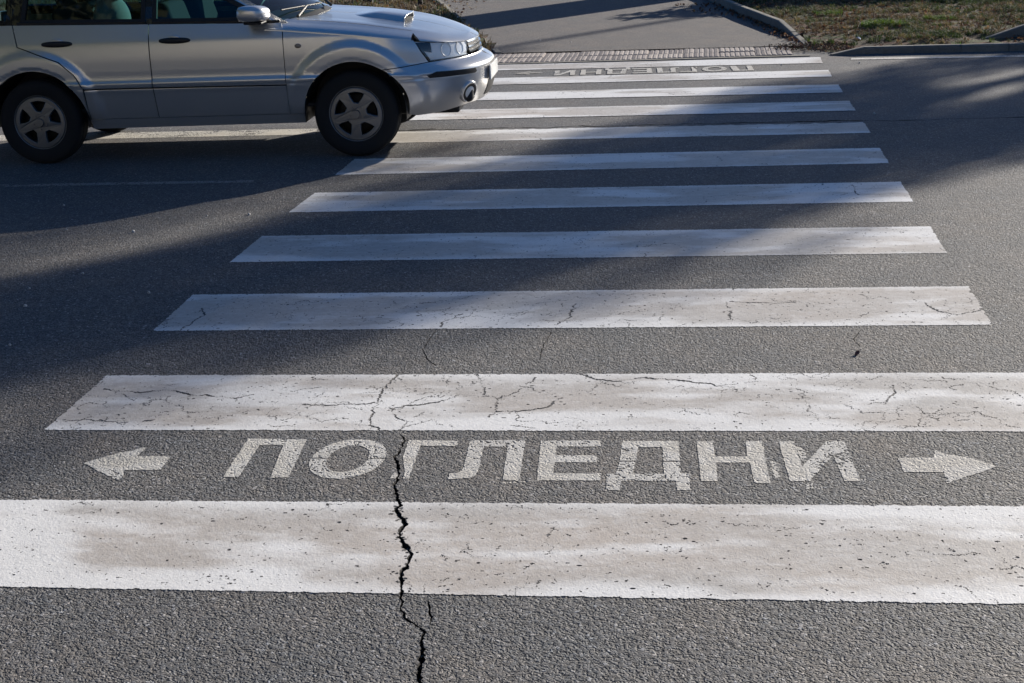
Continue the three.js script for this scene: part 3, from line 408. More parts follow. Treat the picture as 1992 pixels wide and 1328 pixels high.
{
  const r = rng(99), sets = [[], [], []], leaves = [], litter = [];
  for (let i = 0; i < 30000; i++) {
    const x = lerp(-0.6, 7.5, r()), z = lerp(-27, -16.8, r()); if (!inPoly(vergeR, x, z)) continue;
    const g = fbm(x * 1.3 + 4, z * 1.3, 3), near = sstep(0.05, 0.5, Math.hypot(Math.max(0, x - 1.9), z + 17.3) + 0.001), bare = fbm(x * 2.6 + 30, z * 2.6, 3);
    if (x < 1.95 && z > -17.9 && r() < 0.85) continue; if (x > 3.0 && z > -17.9 && x < 7 && r() < 0.96) continue; if (z > -19.2 && x < 1.9 - 0.35 * (z + 19.2) * -1 && x < 1.45 && r() < 0.5) continue; if (bare > 0.56 && r() < 0.72) continue;
    const green = r() < 0.5 + 2.4 * (g - 0.47), s = 0.45 + 0.75 * r() * (0.5 + g);
    sets[Math.floor(r() * 3)].push({ x, z, y: vergeY(x, z) - 0.004, ry: r() * 6.28, s: s * near, c: green ? pickC(GREENS, r) : pickC(STRAWS, r) });
  }
  // brighter weed clumps
  for (const [cx, cz, n, s] of [[2.2, -19.0, 60, 1.5], [2.32, -18.95, 40, 1.3], [2.6, -16.98, 26, 1.0], [2.72, -16.97, 22, 1.1], [3.0, -19.6, 40, 1.1], [2.4, -23.0, 70, 2.0], [4.0, -18.3, 40, 1.2], [1.75, -20.6, 30, 1.2]]) for (let i = 0; i < n; i++) { const x = cx + (r() - 0.5) * 0.36, z = cz + (r() - 0.5) * 0.3; if (inPoly(vergeR, x, z)) sets[i % 3].push({ x, z, y: vergeY(x, z), ry: r() * 6.28, s: s * (0.6 + 0.5 * r()), c: lin(0.11 + 0.06 * r(), 0.18 + 0.06 * r(), 0.025) }); }
  for (let i = 0; i < 5200; i++) { const x = lerp(-14, -2.3, Math.sqrt(r())), z = lerp(-31, -17.5, r()); if (!inPoly(vergeL, x, z)) continue; sets[i % 3].push({ x, z, y: vergeY(x, z), ry: r() * 6.28, s: 0.8 + 1.2 * r(), c: r() < 0.3 ? pickC(GREENS, r) : pickC(STRAWS, r) }); }
  sets.forEach((q, i) => stuff(scatter('grass', tuftGeo(i + 1, 11, 0.085, 0.03), bladeMat, q)));
  for (let i = 0; i < 3800; i++) { const x = lerp(0.2, 7, r()), z = lerp(-26, -16.9, r()); if (!inPoly(vergeR, x, z) || fbm(x * 1.9, z * 1.9 + 8, 3) < 0.42 + 0.12 * r()) continue; leaves.push({ x, z, y: vergeY(x, z) + 0.012 + 0.02 * r(), rx: (r() - 0.5) * 1.4, ry: r() * 6.28, rz: (r() - 0.5) * 1.4, s: 0.5 + 0.8 * r(), c: pickC(BROWNS, r) }); }
  for (let i = 0; i < 420; i++) { const x = lerp(-6.4, -3.4, r()), z = lerp(-27, -22.5, r()), near = r() < 0.4; leaves.push({ x, z: z, y: (inPoly(vergeL, x, z) ? vergeY(x, z) + 0.03 : 0.02), rx: (r() - 0.5), ry: r() * 6.28, rz: (r() - 0.5), s: 0.7 + 0.8 * r(), c: r() < 0.3 ? lin(0.45, 0.38, 0.28) : pickC(BROWNS, r) }); }
  // swept pile by the tactile paving and a thin line along the kerb foot
  for (let i = 0; i < 1500; i++) { const t = Math.pow(r(), 0.6), x = lerp(0.85, 1.74, t) + (r() - 0.5) * 0.22, z = lerp(-17.95, -17.02, r() * (0.55 + 0.45 * t)) - 0.05 * r(), d = Math.abs(x - 1.4); litter.push({ x, z, y: 0.008 + 0.03 * Math.max(0, 1 - d * 1.6) * r(), rx: (r() - 0.5) * 2, ry: r() * 6.28, rz: (r() - 0.5) * 2, s: 0.2 + 0.5 * r() * r(), c: r() < 0.86 ? lin(0.028 + 0.04 * r(), 0.023 + 0.026 * r(), 0.019 + 0.016 * r()) : pickC(BROWNS, r) }); }
  for (let i = 0; i < 420; i++) { const t = r(), z = lerp(-18.1, -23.5, t), xk = z > -19.6 ? lerp(1.22, 1.0, (z + 17.83) / -1.77) : lerp(1.0, 0.3, (z + 19.6) / -3.9), x = xk - Math.pow(r(), 2.2) * (0.16 + 0.5 * sstep(-21.0, -22.5, z)); litter.push({ x, z, y: 0.016 + 0.014 * r(), rx: (r() - 0.5), ry: r() * 6.28, rz: (r() - 0.5), s: 0.35 + 0.75 * r(), c: pickC(BROWNS, r) }); }
  stuff(scatter('leaf_litter', leafGeo(3), leafMat, leaves)); stuff(scatter('leaf_litter', leafGeo(8), leafMat, litter));
  const crumbs = []; for (let i = 0; i < 260; i++) { const q = mainLine[Math.floor(r() * (mainLine.length - 1))], n = mainLine[mainLine.indexOf(q) + 1], t = r(); crumbs.push({ x: lerp(q[0], n[0], t) + (r() - 0.5) * 0.012, z: lerp(q[1], n[1], t), y: -0.012 - 0.02 * r(), rx: r() * 3, ry: r() * 3, s: 0.002 + 0.004 * r() * r(), c: lin(0.16 + 0.1 * r(), 0.14 + 0.08 * r(), 0.12 + 0.06 * r()) }); }
  stuff(scatter('crack_crumbs', new THREE.IcosahedronGeometry(1, 0), new THREE.MeshStandardMaterial({ roughness: 0.95 }), crumbs));
  // loose grit on the asphalt
  const grit = []; const G = [[-4.311, -9.789, 1.1], [-3.984, -9.037, 1], [-3.51, -8.952, 1.8], [-3.166, -9.378, 1], [-2.89, -9.404, 1.4], [-2.904, -7.523, 1.2], [-3.437, -7.938, 1.1], [-3.62, -7.631, 1], [-3.492, -7.284, 1.5], [-3.272, -6.606, 1], [1.485, -12.893, 1.6], [0.836, -10.036, 1.2], [-0.329, -8.41, 1.1], [-1.921, -19.148, 2.2], [-1.508, -18.819, 2.2], [-1.176, -18.254, 1.2], [-0.448, -22.367, 2.2], [0.45, -18.757, 1.3], [1.7, -16.2, 1.2], [0.9, -16.2, 1.1]];
  for (const [x, z, s] of G) grit.push({ x, z, y: 0.004, rx: r() * 3, ry: r() * 3, s: 0.0075 * s, c: lin(0.55, 0.53, 0.5) });
  for (let i = 0; i < 160; i++) grit.push({ x: lerp(-5, 3, r()), z: lerp(-16, -6, r()), y: 0.001, rx: r() * 3, ry: r() * 3, s: 0.002 + 0.0028 * r() * r(), c: r() < 0.6 ? lin(0.4, 0.39, 0.37) : lin(0.05, 0.045, 0.04) });
  stuff(scatter('loose_grit', new THREE.IcosahedronGeometry(1, 0), new THREE.MeshStandardMaterial({ roughness: 0.9 }), grit));
}
function strew(name, geo, mat, x, y, z, rot, s, label, cat) { const m = mesh(name, geo, mat, null); m.position.set(x, y, z); m.rotation.set(...rot); m.scale.setScalar(s); return tag(m, label, cat); }
strew('dry_leaf', leafGeo(5), new THREE.MeshStandardMaterial({ color: lin(0.19, 0.085, 0.07), roughness: 0.9, side: THREE.DoubleSide }), 0.697, 0.001, -6.409, [0.15, 0.9, 0.1], 0.62, 'small reddish dry leaf on the asphalt between the second and third stripes', 'leaf');
const scrap = (s) => { const g = new THREE.PlaneGeometry(0.16, 0.11, 6, 4), P = g.attributes.position, r = rng(s); for (let i = 0; i < P.count; i++) P.setZ(i, (r() - 0.5) * 0.05); g.rotateX(-1.2); g.computeVertexNormals(); return g; };
const paper = new THREE.MeshStandardMaterial({ color: lin(0.62, 0.63, 0.65), roughness: 0.8, side: THREE.DoubleSide });
strew('paper_scrap', scrap(4), paper, 2.42, 0.12, -22.5, [0, 0.4, 0], 0.8, 'crumpled white paper scrap at the back of the grass', 'litter');
strew('paper_scrap', scrap(9), new THREE.MeshStandardMaterial({ color: lin(0.45, 0.50, 0.58), roughness: 0.8, side: THREE.DoubleSide }), 1.87, 0.06, -17.95, [0, 1.4, 0], 0.45, 'small bluish scrap on the grass near the sloping kerb end', 'litter');
// dark posts in the grass behind the bonnet
function post(x, z, w, h, label) {
  const t = thing('metal_post', label, 'post', 'dark posts behind the car bonnet'); t.position.set(x, 0, z);
  mesh('shaft', box(w, h, w * 0.8, 0, h / 2, 0, 0.008), metalDark, t); mesh('cap', box(w * 1.08, 0.02, w * 0.88, 0, h + 0.01, 0, 0.006), metalDark, t); mesh('base_plate', box(w * 2, 0.012, w * 2, 0, 0.03, 0, 0.004), metalDark, t);
}
post(-4.30, -24.1, 0.075, 1.05, 'slim dark metal post beside the left path kerb');
post(-5.24, -24.6, 0.15, 1.05, 'thick dark metal post in the dry grass, left of the slim post');

// ------------------------------------------------------------------ what throws the shadows, beyond the frame
const barkMat = new THREE.MeshStandardMaterial({ color: lin(0.09, 0.07, 0.055), map: tiled(concreteMap.c, 0.7), bumpMap: tiled(concreteMap.b, 0.5), bumpScale: 0.02, roughness: 0.95 });
const foliage = [lin(0.055, 0.075, 0.028), lin(0.075, 0.085, 0.03)].map((c) => new THREE.MeshPhysicalMaterial({ color: c, roughness: 0.9, transmission: 0.3, thickness: 0, side: THREE.DoubleSide }));
function limb(a, b, r0, r1) { const d = new THREE.Vector3().subVectors(b, a), g = new THREE.CylinderGeometry(r1, r0, d.length(), 7, 1); g.translate(0, d.length() / 2, 0); g.applyQuaternion(new THREE.Quaternion().setFromUnitVectors(new THREE.Vector3(0, 1, 0), d.clone().normalize())); g.translate(a.x, a.y, a.z); return g; }
// blobs: [x, y, z, rx, ry, rz, leaves] round the trunk; every clump hangs on a limb
function tree(label, x, z, h, r0, clumps, seed, mat, leaf = 0.12) {
  const t = thing('tree', label, 'tree'); t.position.set(x, 0, z);
  const r = rng(seed), wood = [limb(new THREE.Vector3(0, -0.1, 0), new THREE.Vector3(0.05, h * 0.5, 0), r0, r0 * 0.62), limb(new THREE.Vector3(0.05, h * 0.5, 0), new THREE.Vector3(0, h, 0), r0 * 0.62, 0.03)], p = [];
  for (const [cx, cy, cz, rx, ry, rz, n] of clumps) {
    const base = new THREE.Vector3(0, Math.max(h * 0.25, cy - ry * 0.5 - Math.hypot(cx, cz) * 0.7), 0); wood.push(limb(base, new THREE.Vector3(cx, cy, cz), 0.05, 0.012));
    for (let k = 0; k < 5; k++) wood.push(limb(new THREE.Vector3(cx, cy, cz), new THREE.Vector3(cx + (r() - 0.5) * rx * 1.7, cy + (r() - 0.4) * ry * 1.6, cz + (r() - 0.5) * rz * 1.7), 0.018, 0.004));
    for (let i = 0; i < n; i++) {
      let a, b, c; do { a = r() * 2 - 1; b = r() * 2 - 1; c = r() * 2 - 1; } while (a * a + b * b + c * c > 1);
      const q = new THREE.Vector3(cx + a * rx, cy + b * ry, cz + c * rz), s = leaf * (0.6 + 0.8 * r());
      const u = new THREE.Vector3(r() - 0.5, r() - 0.5, r() - 0.5).normalize(), v = new THREE.Vector3(r() - 0.5, r() - 0.5, r() - 0.5).cross(u).normalize().multiplyScalar(s * 0.32); u.multiplyScalar(s * 0.5);
      const A = q.clone().sub(u), B = q.clone().add(v), C = q.clone().add(u), D = q.clone().sub(v);
      p.push(A.x, A.y, A.z, B.x, B.y, B.z, C.x, C.y, C.z, A.x, A.y, A.z, C.x, C.y, C.z, D.x, D.y, D.z);
    }
  }
  const g = new THREE.BufferGeometry(); g.setAttribute('position', new THREE.Float32BufferAttribute(p, 3)); g.computeVertexNormals();
  mesh('trunk', merge(wood), barkMat, t); mesh('crown', g, mat, t); return t;
}
// shadow frame: t across the sun's direction, s along it (away from the sun); height = (s - s0) * tan(elevation)
const cot = 1 / Math.tan(SUN_EL);
const onGround = (t, s) => [0.7916 * t - 0.611 * s, 0.611 * t + 0.7916 * s];
function clumpFor(t0, s0, t, s, rt, rs, n) { const dt = t - t0; return [0.7916 * dt, (s - s0) / cot, 0.611 * dt, rt, rs / cot, rt, n]; }
{
  const t0 = -6.7, s0 = -37, [x, z] = onGround(t0, s0), C = (...a) => clumpFor(t0, s0, ...a);
  tree('tall narrow tree outside the picture to the right, shading the crossing', x, z, 13.2, 0.2, [
    C(-8.5, -2.2, 0.9, 2.4, 420), C(-8.7, -4.8, 0.7, 1.8, 260), C(-8.6, -7.0, 0.5, 1.6, 140), C(-5.5, -3.6, 0.8, 2.6, 330), C(-4.95, -6.4, 0.6, 1.8, 200),
    C(-6.9, -0.5, 1.2, 3.0, 1950), C(-7.0, -3.2, 1.0, 2.6, 1950), C(-6.5, -5.0, 1.3, 2.2, 2080), C(-7.0, -7.0, 1.2, 2.0, 1950), C(-6.0, -7.2, 1.05, 2.0, 1430), C(-6.6, -9.2, 1.4, 1.8, 1950), C(-7.5, -9.8, 0.9, 1.8, 1040), C(-5.6, -9.0, 0.8, 1.3, 650),
    C(-7.3, -11.4, 0.95, 1.5, 1690), C(-8.0, -12.0, 0.7, 1.2, 420), C(-6.0, -10.9, 0.75, 1.2, 1170), C(-5.5, -12.6, 0.85, 1.4, 1625), C(-7.6, -14.0, 0.7, 1.1, 560), C(-5.9, -14.2, 0.75, 1.3, 1300), C(-6.6, -16.2, 1.2, 1.6, 2210), C(-5.1, -10.6, 0.6, 1.0, 546), C(-5.3, -15.4, 0.8, 1.3, 1170),
  ], 12, foliage[0]);
}
for (const [x, z, h, s, l] of [[-15.5, -13, 11, 33, 'large dense tree added outside the picture to the far left, blocking sky light'], [-11.5, -5.5, 11, 31, 'large dense tree added outside the picture to the left, farther along the road, blocking sky light'], [-10.5, 3.5, 12, 32, 'large dense tree added outside the picture, behind the camera to the left, blocking sky light']]) {  // trees added out of view to block the sky and darken the left shade
  const r = rng(s), cl = []; for (let i = 0; i < 16; i++) { const a = r() * 6.28, q = Math.sqrt(r()) * 3.2; cl.push([Math.cos(a) * q, lerp(2.4, h - 1.2, r()), Math.sin(a) * q, 1.9, 1.7, 1.9, 700]); }
  tree(l, x, z, h, 0.26, cl, s + 5, foliage[1], 0.28);
}
{ // unseen pale block added behind the camera so the car's flank mirrors its sunlit front
  const b = thing('added_block', 'pale apartment block added outside the picture behind the camera, mirrored in the car', 'building'); b.position.set(-14, 0, 21);
  const plaster = concrete(0.33, 0.31, 0.28, 4), W = 44, H = 9.6;
  mesh('wall', box(W, H, 9, 0, H / 2, 4.5, 0.02, 1), plaster, b);
  mesh('roof', box(W + 0.8, 0.35, 9.8, 0, H + 0.17, 4.5, 0.03, 1), concrete(0.2, 0.19, 0.18, 3), b);
  const fr = box(1.5, 1.6, 0.12, 0, 0, 0, 0.02, 1), pane = box(1.3, 1.4, 0.04, 0, 0, -0.05, 0.005, 1), sill = box(1.7, 0.07, 0.26, 0, -0.86, -0.05, 0.01, 1), fm = new THREE.MeshStandardMaterial({ color: lin(0.6, 0.6, 0.58), roughness: 0.6 }), pm = new THREE.MeshPhysicalMaterial({ color: lin(0.02, 0.025, 0.03), roughness: 0.08, clearcoat: 1 });
  for (let f = 0; f < 3; f++) for (let i = 0; i < 12; i++) { const w = mesh('window', fr, fm, b); w.position.set(-W / 2 + 2.6 + i * 3.5, 1.9 + f * 3.05, -0.02); mesh('pane', pane, pm, w); mesh('sill', sill, fm, w); }
}
{
  const [x, z] = onGround(-15.73, -24.5), t = thing('advertising_column', 'round advertising column outside the picture, beyond the footpath', 'advertising column'); t.position.set(x, 0, z);
  mesh('shaft', new THREE.CylinderGeometry(0.82, 0.82, 3.2, 40).translate(0, 1.75, 0), concrete(0.4, 0.39, 0.37, 1.5), t); mesh('plinth', new THREE.CylinderGeometry(0.88, 0.92, 0.25, 40).translate(0, 0.1, 0), concrete(0.3, 0.3, 0.3), t);
  mesh('roof', new THREE.LatheGeometry([[0, 0.42], [0.3, 0.34], [0.7, 0.12], [0.86, 0.05], [0.86, 0], [0, 0]].map(([a, b]) => new THREE.Vector2(a, b)), 40).translate(0, 3.35, 0), metalDark, t);
  const [lx, lz] = onGround(-13.15, -50), l = thing('street_lamp', 'tall grey street lamp outside the picture to the right', 'street lamp'); l.position.set(lx, 0, lz);
  mesh('pole', new THREE.CylinderGeometry(0.09, 0.14, 11.4, 16).translate(0, 5.7, 0), metalDark, l); mesh('lamp_head', box(0.7, 0.14, 0.26, 0.3, 11.45, 0, 0.05), metalDark, l);
  // clipped hedge whose shade lies along the top of the grass
  const r = rng(7), h = thing('hedge', 'clipped hedge outside the picture behind the grass verge', 'hedge'), p = [];
  for (let i = 0; i < 16000; i++) { const X = lerp(1.6, 14, r()), Y = 0.05 + 1.35 * r(), Z = -25.2 + (r() - 0.5) * 0.8 - 0.0 * (X - 1.6), s = 0.05 + 0.05 * r(), a = r() * 6.28, b = r() * 3; const u = [Math.cos(a) * s, Math.sin(b) * s * 0.6, Math.sin(a) * s], v = [-Math.sin(a) * s * 0.5, s * 0.35, Math.cos(a) * s * 0.5]; const q = (k, m) => [X + u[0] * k + v[0] * m, Y + u[1] * k + v[1] * m, Z + u[2] * k + v[2] * m]; p.push(...q(-1, 0), ...q(0, 1), ...q(1, 0), ...q(-1, 0), ...q(1, 0), ...q(0, -1)); }
  const g = new THREE.BufferGeometry(); g.setAttribute('position', new THREE.Float32BufferAttribute(p, 3)); g.computeVertexNormals(); mesh('foliage', g, foliage[1], h);
  const stems = []; for (let i = 0; i < 40; i++) { const X = lerp(1.8, 13.8, r()), Z = -25.2; stems.push(limb(new THREE.Vector3(X, -0.05, Z), new THREE.Vector3(X + (r() - 0.5) * 0.3, 0.9, Z + (r() - 0.5) * 0.3), 0.02, 0.008)); } mesh('stems', merge(stems), barkMat, h);
}

// ------------------------------------------------------------------ the silver estate car
// car axes: x forward from the front axle, y up, z towards the camera side
{
  const car = thing('estate_car', 'silver estate car with bonnet scoop driving across the crossing', 'car');
  car.position.set(-2.605, 0, -12.251); car.rotation.y = 0.02;
  const paint = new THREE.MeshPhysicalMaterial({ color: lin(0.70, 0.695, 0.68), metalness: 0.68, roughness: 0.28, clearcoat: 1, clearcoatRoughness: 0.18, side: THREE.DoubleSide });
  const black = new THREE.MeshStandardMaterial({ color: lin(0.012, 0.012, 0.013), roughness: 0.55, side: THREE.DoubleSide });
  const gloss = new THREE.MeshPhysicalMaterial({ color: lin(0.01, 0.01, 0.012), roughness: 0.2, clearcoat: 1, side: THREE.DoubleSide });
  const glass = new THREE.MeshPhysicalMaterial({ color: lin(0.30, 0.50, 0.50), transmission: 1, thickness: 0, roughness: 0.02, ior: 1.5, side: THREE.DoubleSide });
  const clear = new THREE.MeshPhysicalMaterial({ color: lin(1, 1, 1), transmission: 1, thickness: 0, roughness: 0.04, ior: 1.5, side: THREE.DoubleSide });
  const chrome = new THREE.MeshStandardMaterial({ color: lin(0.80, 0.80, 0.79), metalness: 0.9, roughness: 0.18, side: THREE.DoubleSide });
  const frost = new THREE.MeshPhysicalMaterial({ color: lin(0.95, 0.93, 0.87), roughness: 0.3, clearcoat: 1, clearcoatRoughness: 0.05, side: THREE.DoubleSide });
  const rubber = new THREE.MeshStandardMaterial({ color: lin(0.011, 0.011, 0.0115), roughness: 0.85 });
  const alloy = new THREE.MeshStandardMaterial({ color: lin(0.23, 0.228, 0.225), metalness: 0.65, roughness: 0.38, side: THREE.DoubleSide });
  const cloth = new THREE.MeshStandardMaterial({ color: lin(0.30, 0.33, 0.33), roughness: 0.95 });
  const darkCloth = new THREE.MeshStandardMaterial({ color: lin(0.035, 0.037, 0.04), roughness: 0.95, side: THREE.DoubleSide });
  const amber = new THREE.MeshPhysicalMaterial({ color: lin(0.30, 0.22, 0.16), roughness: 0.3, clearcoat: 1 });

  // --- shape tables
  const curve = (tab) => (x) => {           // Catmull-Rom through [x, value]
    const n = tab.length; if (x <= tab[0][0]) return tab[0][1]; if (x >= tab[n - 1][0]) return tab[n - 1][1];
    let i = 0; while (x > tab[i + 1][0]) i++;
    const [x0, a] = tab[i], [x1, b] = tab[i + 1], h = x1 - x0, m0 = i ? (b - tab[i - 1][1]) / (x1 - tab[i - 1][0]) : (b - a) / h, m1 = i + 2 < n ? (tab[i + 2][1] - a) / (tab[i + 2][0] - x0) : (b - a) / h, t = (x - x0) / h, t2 = t * t, t3 = t2 * t;
    return a * (2 * t3 - 3 * t2 + 1) + m0 * h * (t3 - 2 * t2 + t) + b * (3 * t2 - 2 * t3) + m1 * h * (t3 - t2);
  };
  const halfW = curve([[0.2, 0.735], [0.27, 0.766], [0.35, 0.800], [0.45, 0.832], [0.53, 0.854], [0.565, 0.866], [0.58, 0.866], [0.60, 0.874], [0.625, 0.876], [0.645, 0.862], [0.72, 0.862], [0.80, 0.862], [0.88, 0.858], [0.925, 0.853], [0.95, 0.846], [1.0, 0.828], [1.06, 0.806], [1.12, 0.78]]);
  const frontX = curve([[0.2, 0.83], [0.28, 0.89], [0.38, 0.95], [0.48, 0.985], [0.58, 0.99], [0.64, 0.98], [0.675, 0.925], [0.69, 0.895], [0.74, 0.882], [0.80, 0.868], [0.85, 0.845], [0.9, 0.80]]);
  const rearX = curve([[0.2, 0.55], [0.35, 0.63], [0.55, 0.66], [0.7, 0.62], [1.0, 0.58], [1.2, 0.52]]);
  const XS = 0.10, XR = -2.93, FX = -2.525, AY = 0.335, AR = 0.402;
  const arcTab = (() => { const n = 400, e = 2 / 2.2, L = [0]; const P = (i) => { const a = i / n * Math.PI / 2; return [0.8 * Math.sin(a) ** e, 0.86 * Math.cos(a) ** e]; }; for (let i = 1; i <= n; i++) { const a = P(i - 1), b = P(i); L.push(L[i - 1] + Math.hypot(b[0] - a[0], b[1] - a[1])); } return { L, n, e }; })();
  const LF = arcTab.L[arcTab.n];
  function arcAt(s) { const { L, n, e } = arcTab; s = clamp(s, 0, LF); let lo = 0, hi = n; while (hi - lo > 1) { const m = (lo + hi) >> 1; if (L[m] <= s) lo = m; else hi = m; } const t = (s - L[lo]) / (L[hi] - L[lo] || 1), a = (lo + t) / n * Math.PI / 2; return [Math.sin(a) ** e, Math.max(0, Math.cos(a)) ** e]; }
  const flare = (s, y) => { let w = 0; for (const [c, amp] of [[0, 0.024], [FX, 0.024]]) { const r = Math.hypot(s - c, (y - AY) * 0.985); if (y > 0.3) w += amp * sstep(0.565, 0.49, r) * sstep(0.25, 0.42, y) - 0.006 * sstep(0.425, 0.402, r); } return w; };
  function S(s, y) {
    const b = halfW(y) + flare(s, y);
    if (s > XS) { const [ca, cb] = arcAt(s - XS); return [XS + (frontX(y) - XS) * ca, y, b * cb]; }
    if (s < XR) { const [ca, cb] = arcAt(XR - s); return [XR - rearX(y) * ca, y, b * cb]; }
    return [s, y, b];
  }
  const topY = curve([[-1.2, 1.03], [-0.62, 1.012], [-0.31, 0.985], [0, 0.955], [0.4, 0.910], [0.6, 0.884], [0.75, 0.866], [0.9, 0.850], [1.1, 0.842], [1.6, 0.838]]);
  const crown = curve([[-0.7, 0.080], [0, 0.085], [0.5, 0.070], [0.8, 0.052], [1.2, 0.035], [1.7, 0.03]]);
  function T(s, q) {                        // bonnet and wing tops: q = 0 at the side, 1 on the centre line
    const y0 = topY(s) - 0.03, p = S(s, y0), th = clamp(q) * Math.PI / 2, e = 2 / 2.7;
    let x = p[0]; const c = Math.cos(th) ** e, sn = Math.sin(th) ** e;
    if (s > XS) x -= 0.06 * sn * sstep(0.4, 1.2, s);
    return [x, y0 + crown(s) * sn + 0.010 * sstep(0.40, 0.54, q) * sstep(0.76, 0.54, q) * sstep(0.95, 0.2, s), p[2] * c];
  }
  const GH = (x, y) => [x, y, 0.800 - (y - 1.05) * 0.40 - 0.05 * sstep(-2.4, -3.5, x)];   // greenhouse side

  // --- a sheet-metal panel: outline in map space, cut into cells, edges turned in
  function clip(poly, ax, v, keepAbove) { const out = [], n = poly.length; for (let i = 0; i < n; i++) { const a = poly[i], b = poly[(i + 1) % n], da = (a[ax] - v) * (keepAbove ? 1 : -1), db = (b[ax] - v) * (keepAbove ? 1 : -1); if (da >= 0) out.push(a); if ((da > 0 && db < 0) || (da < 0 && db > 0)) { const t = da / (da - db); out.push([lerp(a[0], b[0], t), lerp(a[1], b[1], t)]); } } return out; }
  const frame = (map, a, b) => { const e = 0.0015, f = (p, q) => p.map((v, i) => v - q[i]); const u = f(map(a + e, b), map(a - e, b)), v = f(map(a, b + e), map(a, b - e)); const n = [u[1] * v[2] - u[2] * v[1], u[2] * v[0] - u[0] * v[2], u[0] * v[1] - u[1] * v[0]], l = Math.hypot(...n); return l > 1e-12 ? n.map((k) => k / l) : [0, 1, 0]; };
  function panel(outline, map, ca, cb, { inset = 0, flange = 0.014 } = {}) {
    const pos = [], nor = []; const put = (q) => { const P = map(q[0], q[1]), N = frame(map, q[0], q[1]); pos.push(P[0] - N[0] * inset, P[1] - N[1] * inset, P[2] - N[2] * inset); nor.push(...N); };
    const a0 = Math.min(...outline.map((p) => p[0])), a1 = Math.max(...outline.map((p) => p[0])), b0 = Math.min(...outline.map((p) => p[1])), b1 = Math.max(...outline.map((p) => p[1]));
    const na = Math.ceil((a1 - a0) / ca), nb = Math.ceil((b1 - b0) / cb);
    for (let i = 0; i < na; i++) {
      const l = lerp(a0, a1, i / na), r = lerp(a0, a1, (i + 1) / na), colm = clip(clip(outline, 0, l, true), 0, r, false); if (colm.length < 3) continue;
      for (let j = 0; j < nb; j++) {
        const d = lerp(b0, b1, j / nb), u = lerp(b0, b1, (j + 1) / nb), c = clip(clip(colm, 1, d, true), 1, u, false); if (c.length < 3) continue;
        let area = 0; for (let k = 0; k < c.length; k++) { const p = c[k], q = c[(k + 1) % c.length]; area += p[0] * q[1] - q[0] * p[1]; } if (Math.abs(area) < 1e-9) continue;
        const v2 = c.map((p) => new THREE.Vector2(p[0], p[1]));
        for (const f of THREE.ShapeUtils.triangulateShape(v2, [])) { const [x, y, z] = f, cr2 = (c[y][0] - c[x][0]) * (c[z][1] - c[x][1]) - (c[z][0] - c[x][0]) * (c[y][1] - c[x][1]); (cr2 > 0 ? [x, y, z] : [x, z, y]).forEach((k) => put(c[k])); }
      }
    }
    if (flange) {
      const n = outline.length; for (let i = 0; i < n; i++) { const seg = densify([outline[i], outline[(i + 1) % n]], 0.04); for (let k = 0; k + 1 < seg.length; k++) { const [A, B] = [seg[k], seg[k + 1]].map((q) => { const P = map(q[0], q[1]), N = frame(map, q[0], q[1]); return [P.map((v, m) => v - N[m] * inset), P.map((v, m) => v - N[m] * (inset + flange))]; }); const d = A[0].map((v, m) => B[0][m] - v), w = A[1].map((v, m) => v - A[0][m]); const nn = [d[1] * w[2] - d[2] * w[1], d[2] * w[0] - d[0] * w[2], d[0] * w[1] - d[1] * w[0]], l = Math.hypot(...nn) || 1; for (const P of [A[0], B[0], B[1], A[0], B[1], A[1]]) { pos.push(...P); nor.push(nn[0] / l, nn[1] / l, nn[2] / l); } } }
    }
    const g = new THREE.BufferGeometry(); g.setAttribute('position', new THREE.Float32BufferAttribute(pos, 3)); g.setAttribute('normal', new THREE.Float32BufferAttribute(nor, 3)); return g;
  }
  function mirror(g) { const c = prep(g).clone(), P = c.attributes.position, N = c.attributes.normal; for (let i = 0; i < P.count; i++) { P.setZ(i, -P.getZ(i)); N.setZ(i, -N.getZ(i)); } for (let i = 0; i < P.count; i += 3) for (const A of [P, N]) { const a = [A.getX(i + 1), A.getY(i + 1), A.getZ(i + 1)]; A.setXYZ(i + 1, A.getX(i + 2), A.getY(i + 2), A.getZ(i + 2)); A.setXYZ(i + 2, ...a); } return c; }
  const both = (...g) => merge([...g, ...g.map(mirror)]);
  const arc = (cx, cy, r, a0, a1, n = 26) => { const o = []; for (let i = 0; i <= n; i++) { const a = lerp(a0, a1, i / n) * Math.PI / 180; o.push([cx + r * Math.cos(a), cy + r * Math.sin(a)]); } return o; };
  const topLine = (s0, s1, n, off) => { const o = []; for (let i = 0; i <= n; i++) { const s = lerp(s0, s1, i / n); o.push([s, topY(s) - 0.03 + off]); } return o; };
  const beltY = (x) => 1.034 + (-x - 0.5) * 0.022;
  const GAP = 0.58;

  // --- wings, rear quarters, sills
  const wing = [[-0.517, 0.345], ...arc(0, AY, AR, 178.5, 56), [0.60, 0.700], [0.545, 0.79], [0.515, 0.872], ...topLine(0.50, -0.517, 14, 0)];
  const wingTop = []; for (let i = 0; i <= 16; i++) wingTop.push([lerp(-0.66, 0.50, i / 16), 0]); for (let i = 0; i <= 16; i++) wingTop.push([lerp(0.50, -0.66, i / 16), 0.53 - 0.06 * (1 - i / 16)]);
  const pillarTop = [[-0.66, 1.0], [-0.517, 0.99], [-0.517, topY(-0.517) - 0.03], [-0.66, topY(-0.66) - 0.03]];
  const quarter = [[-2.13, 0.30], [-2.118, 0.36], ...arc(FX, AY, AR, 4, 176).map((p) => p), [-2.93, 0.34], [-3.05, 0.60], [-3.4, 0.62], [-3.55, 0.64], [-3.55, 1.08], [-2.66, beltY(-2.66)], [-2.62, 0.92], [-2.46, 0.86], [-2.30, 0.80], [-2.19, 0.70], [-2.12, 0.588], [-2.13, 0.57]];
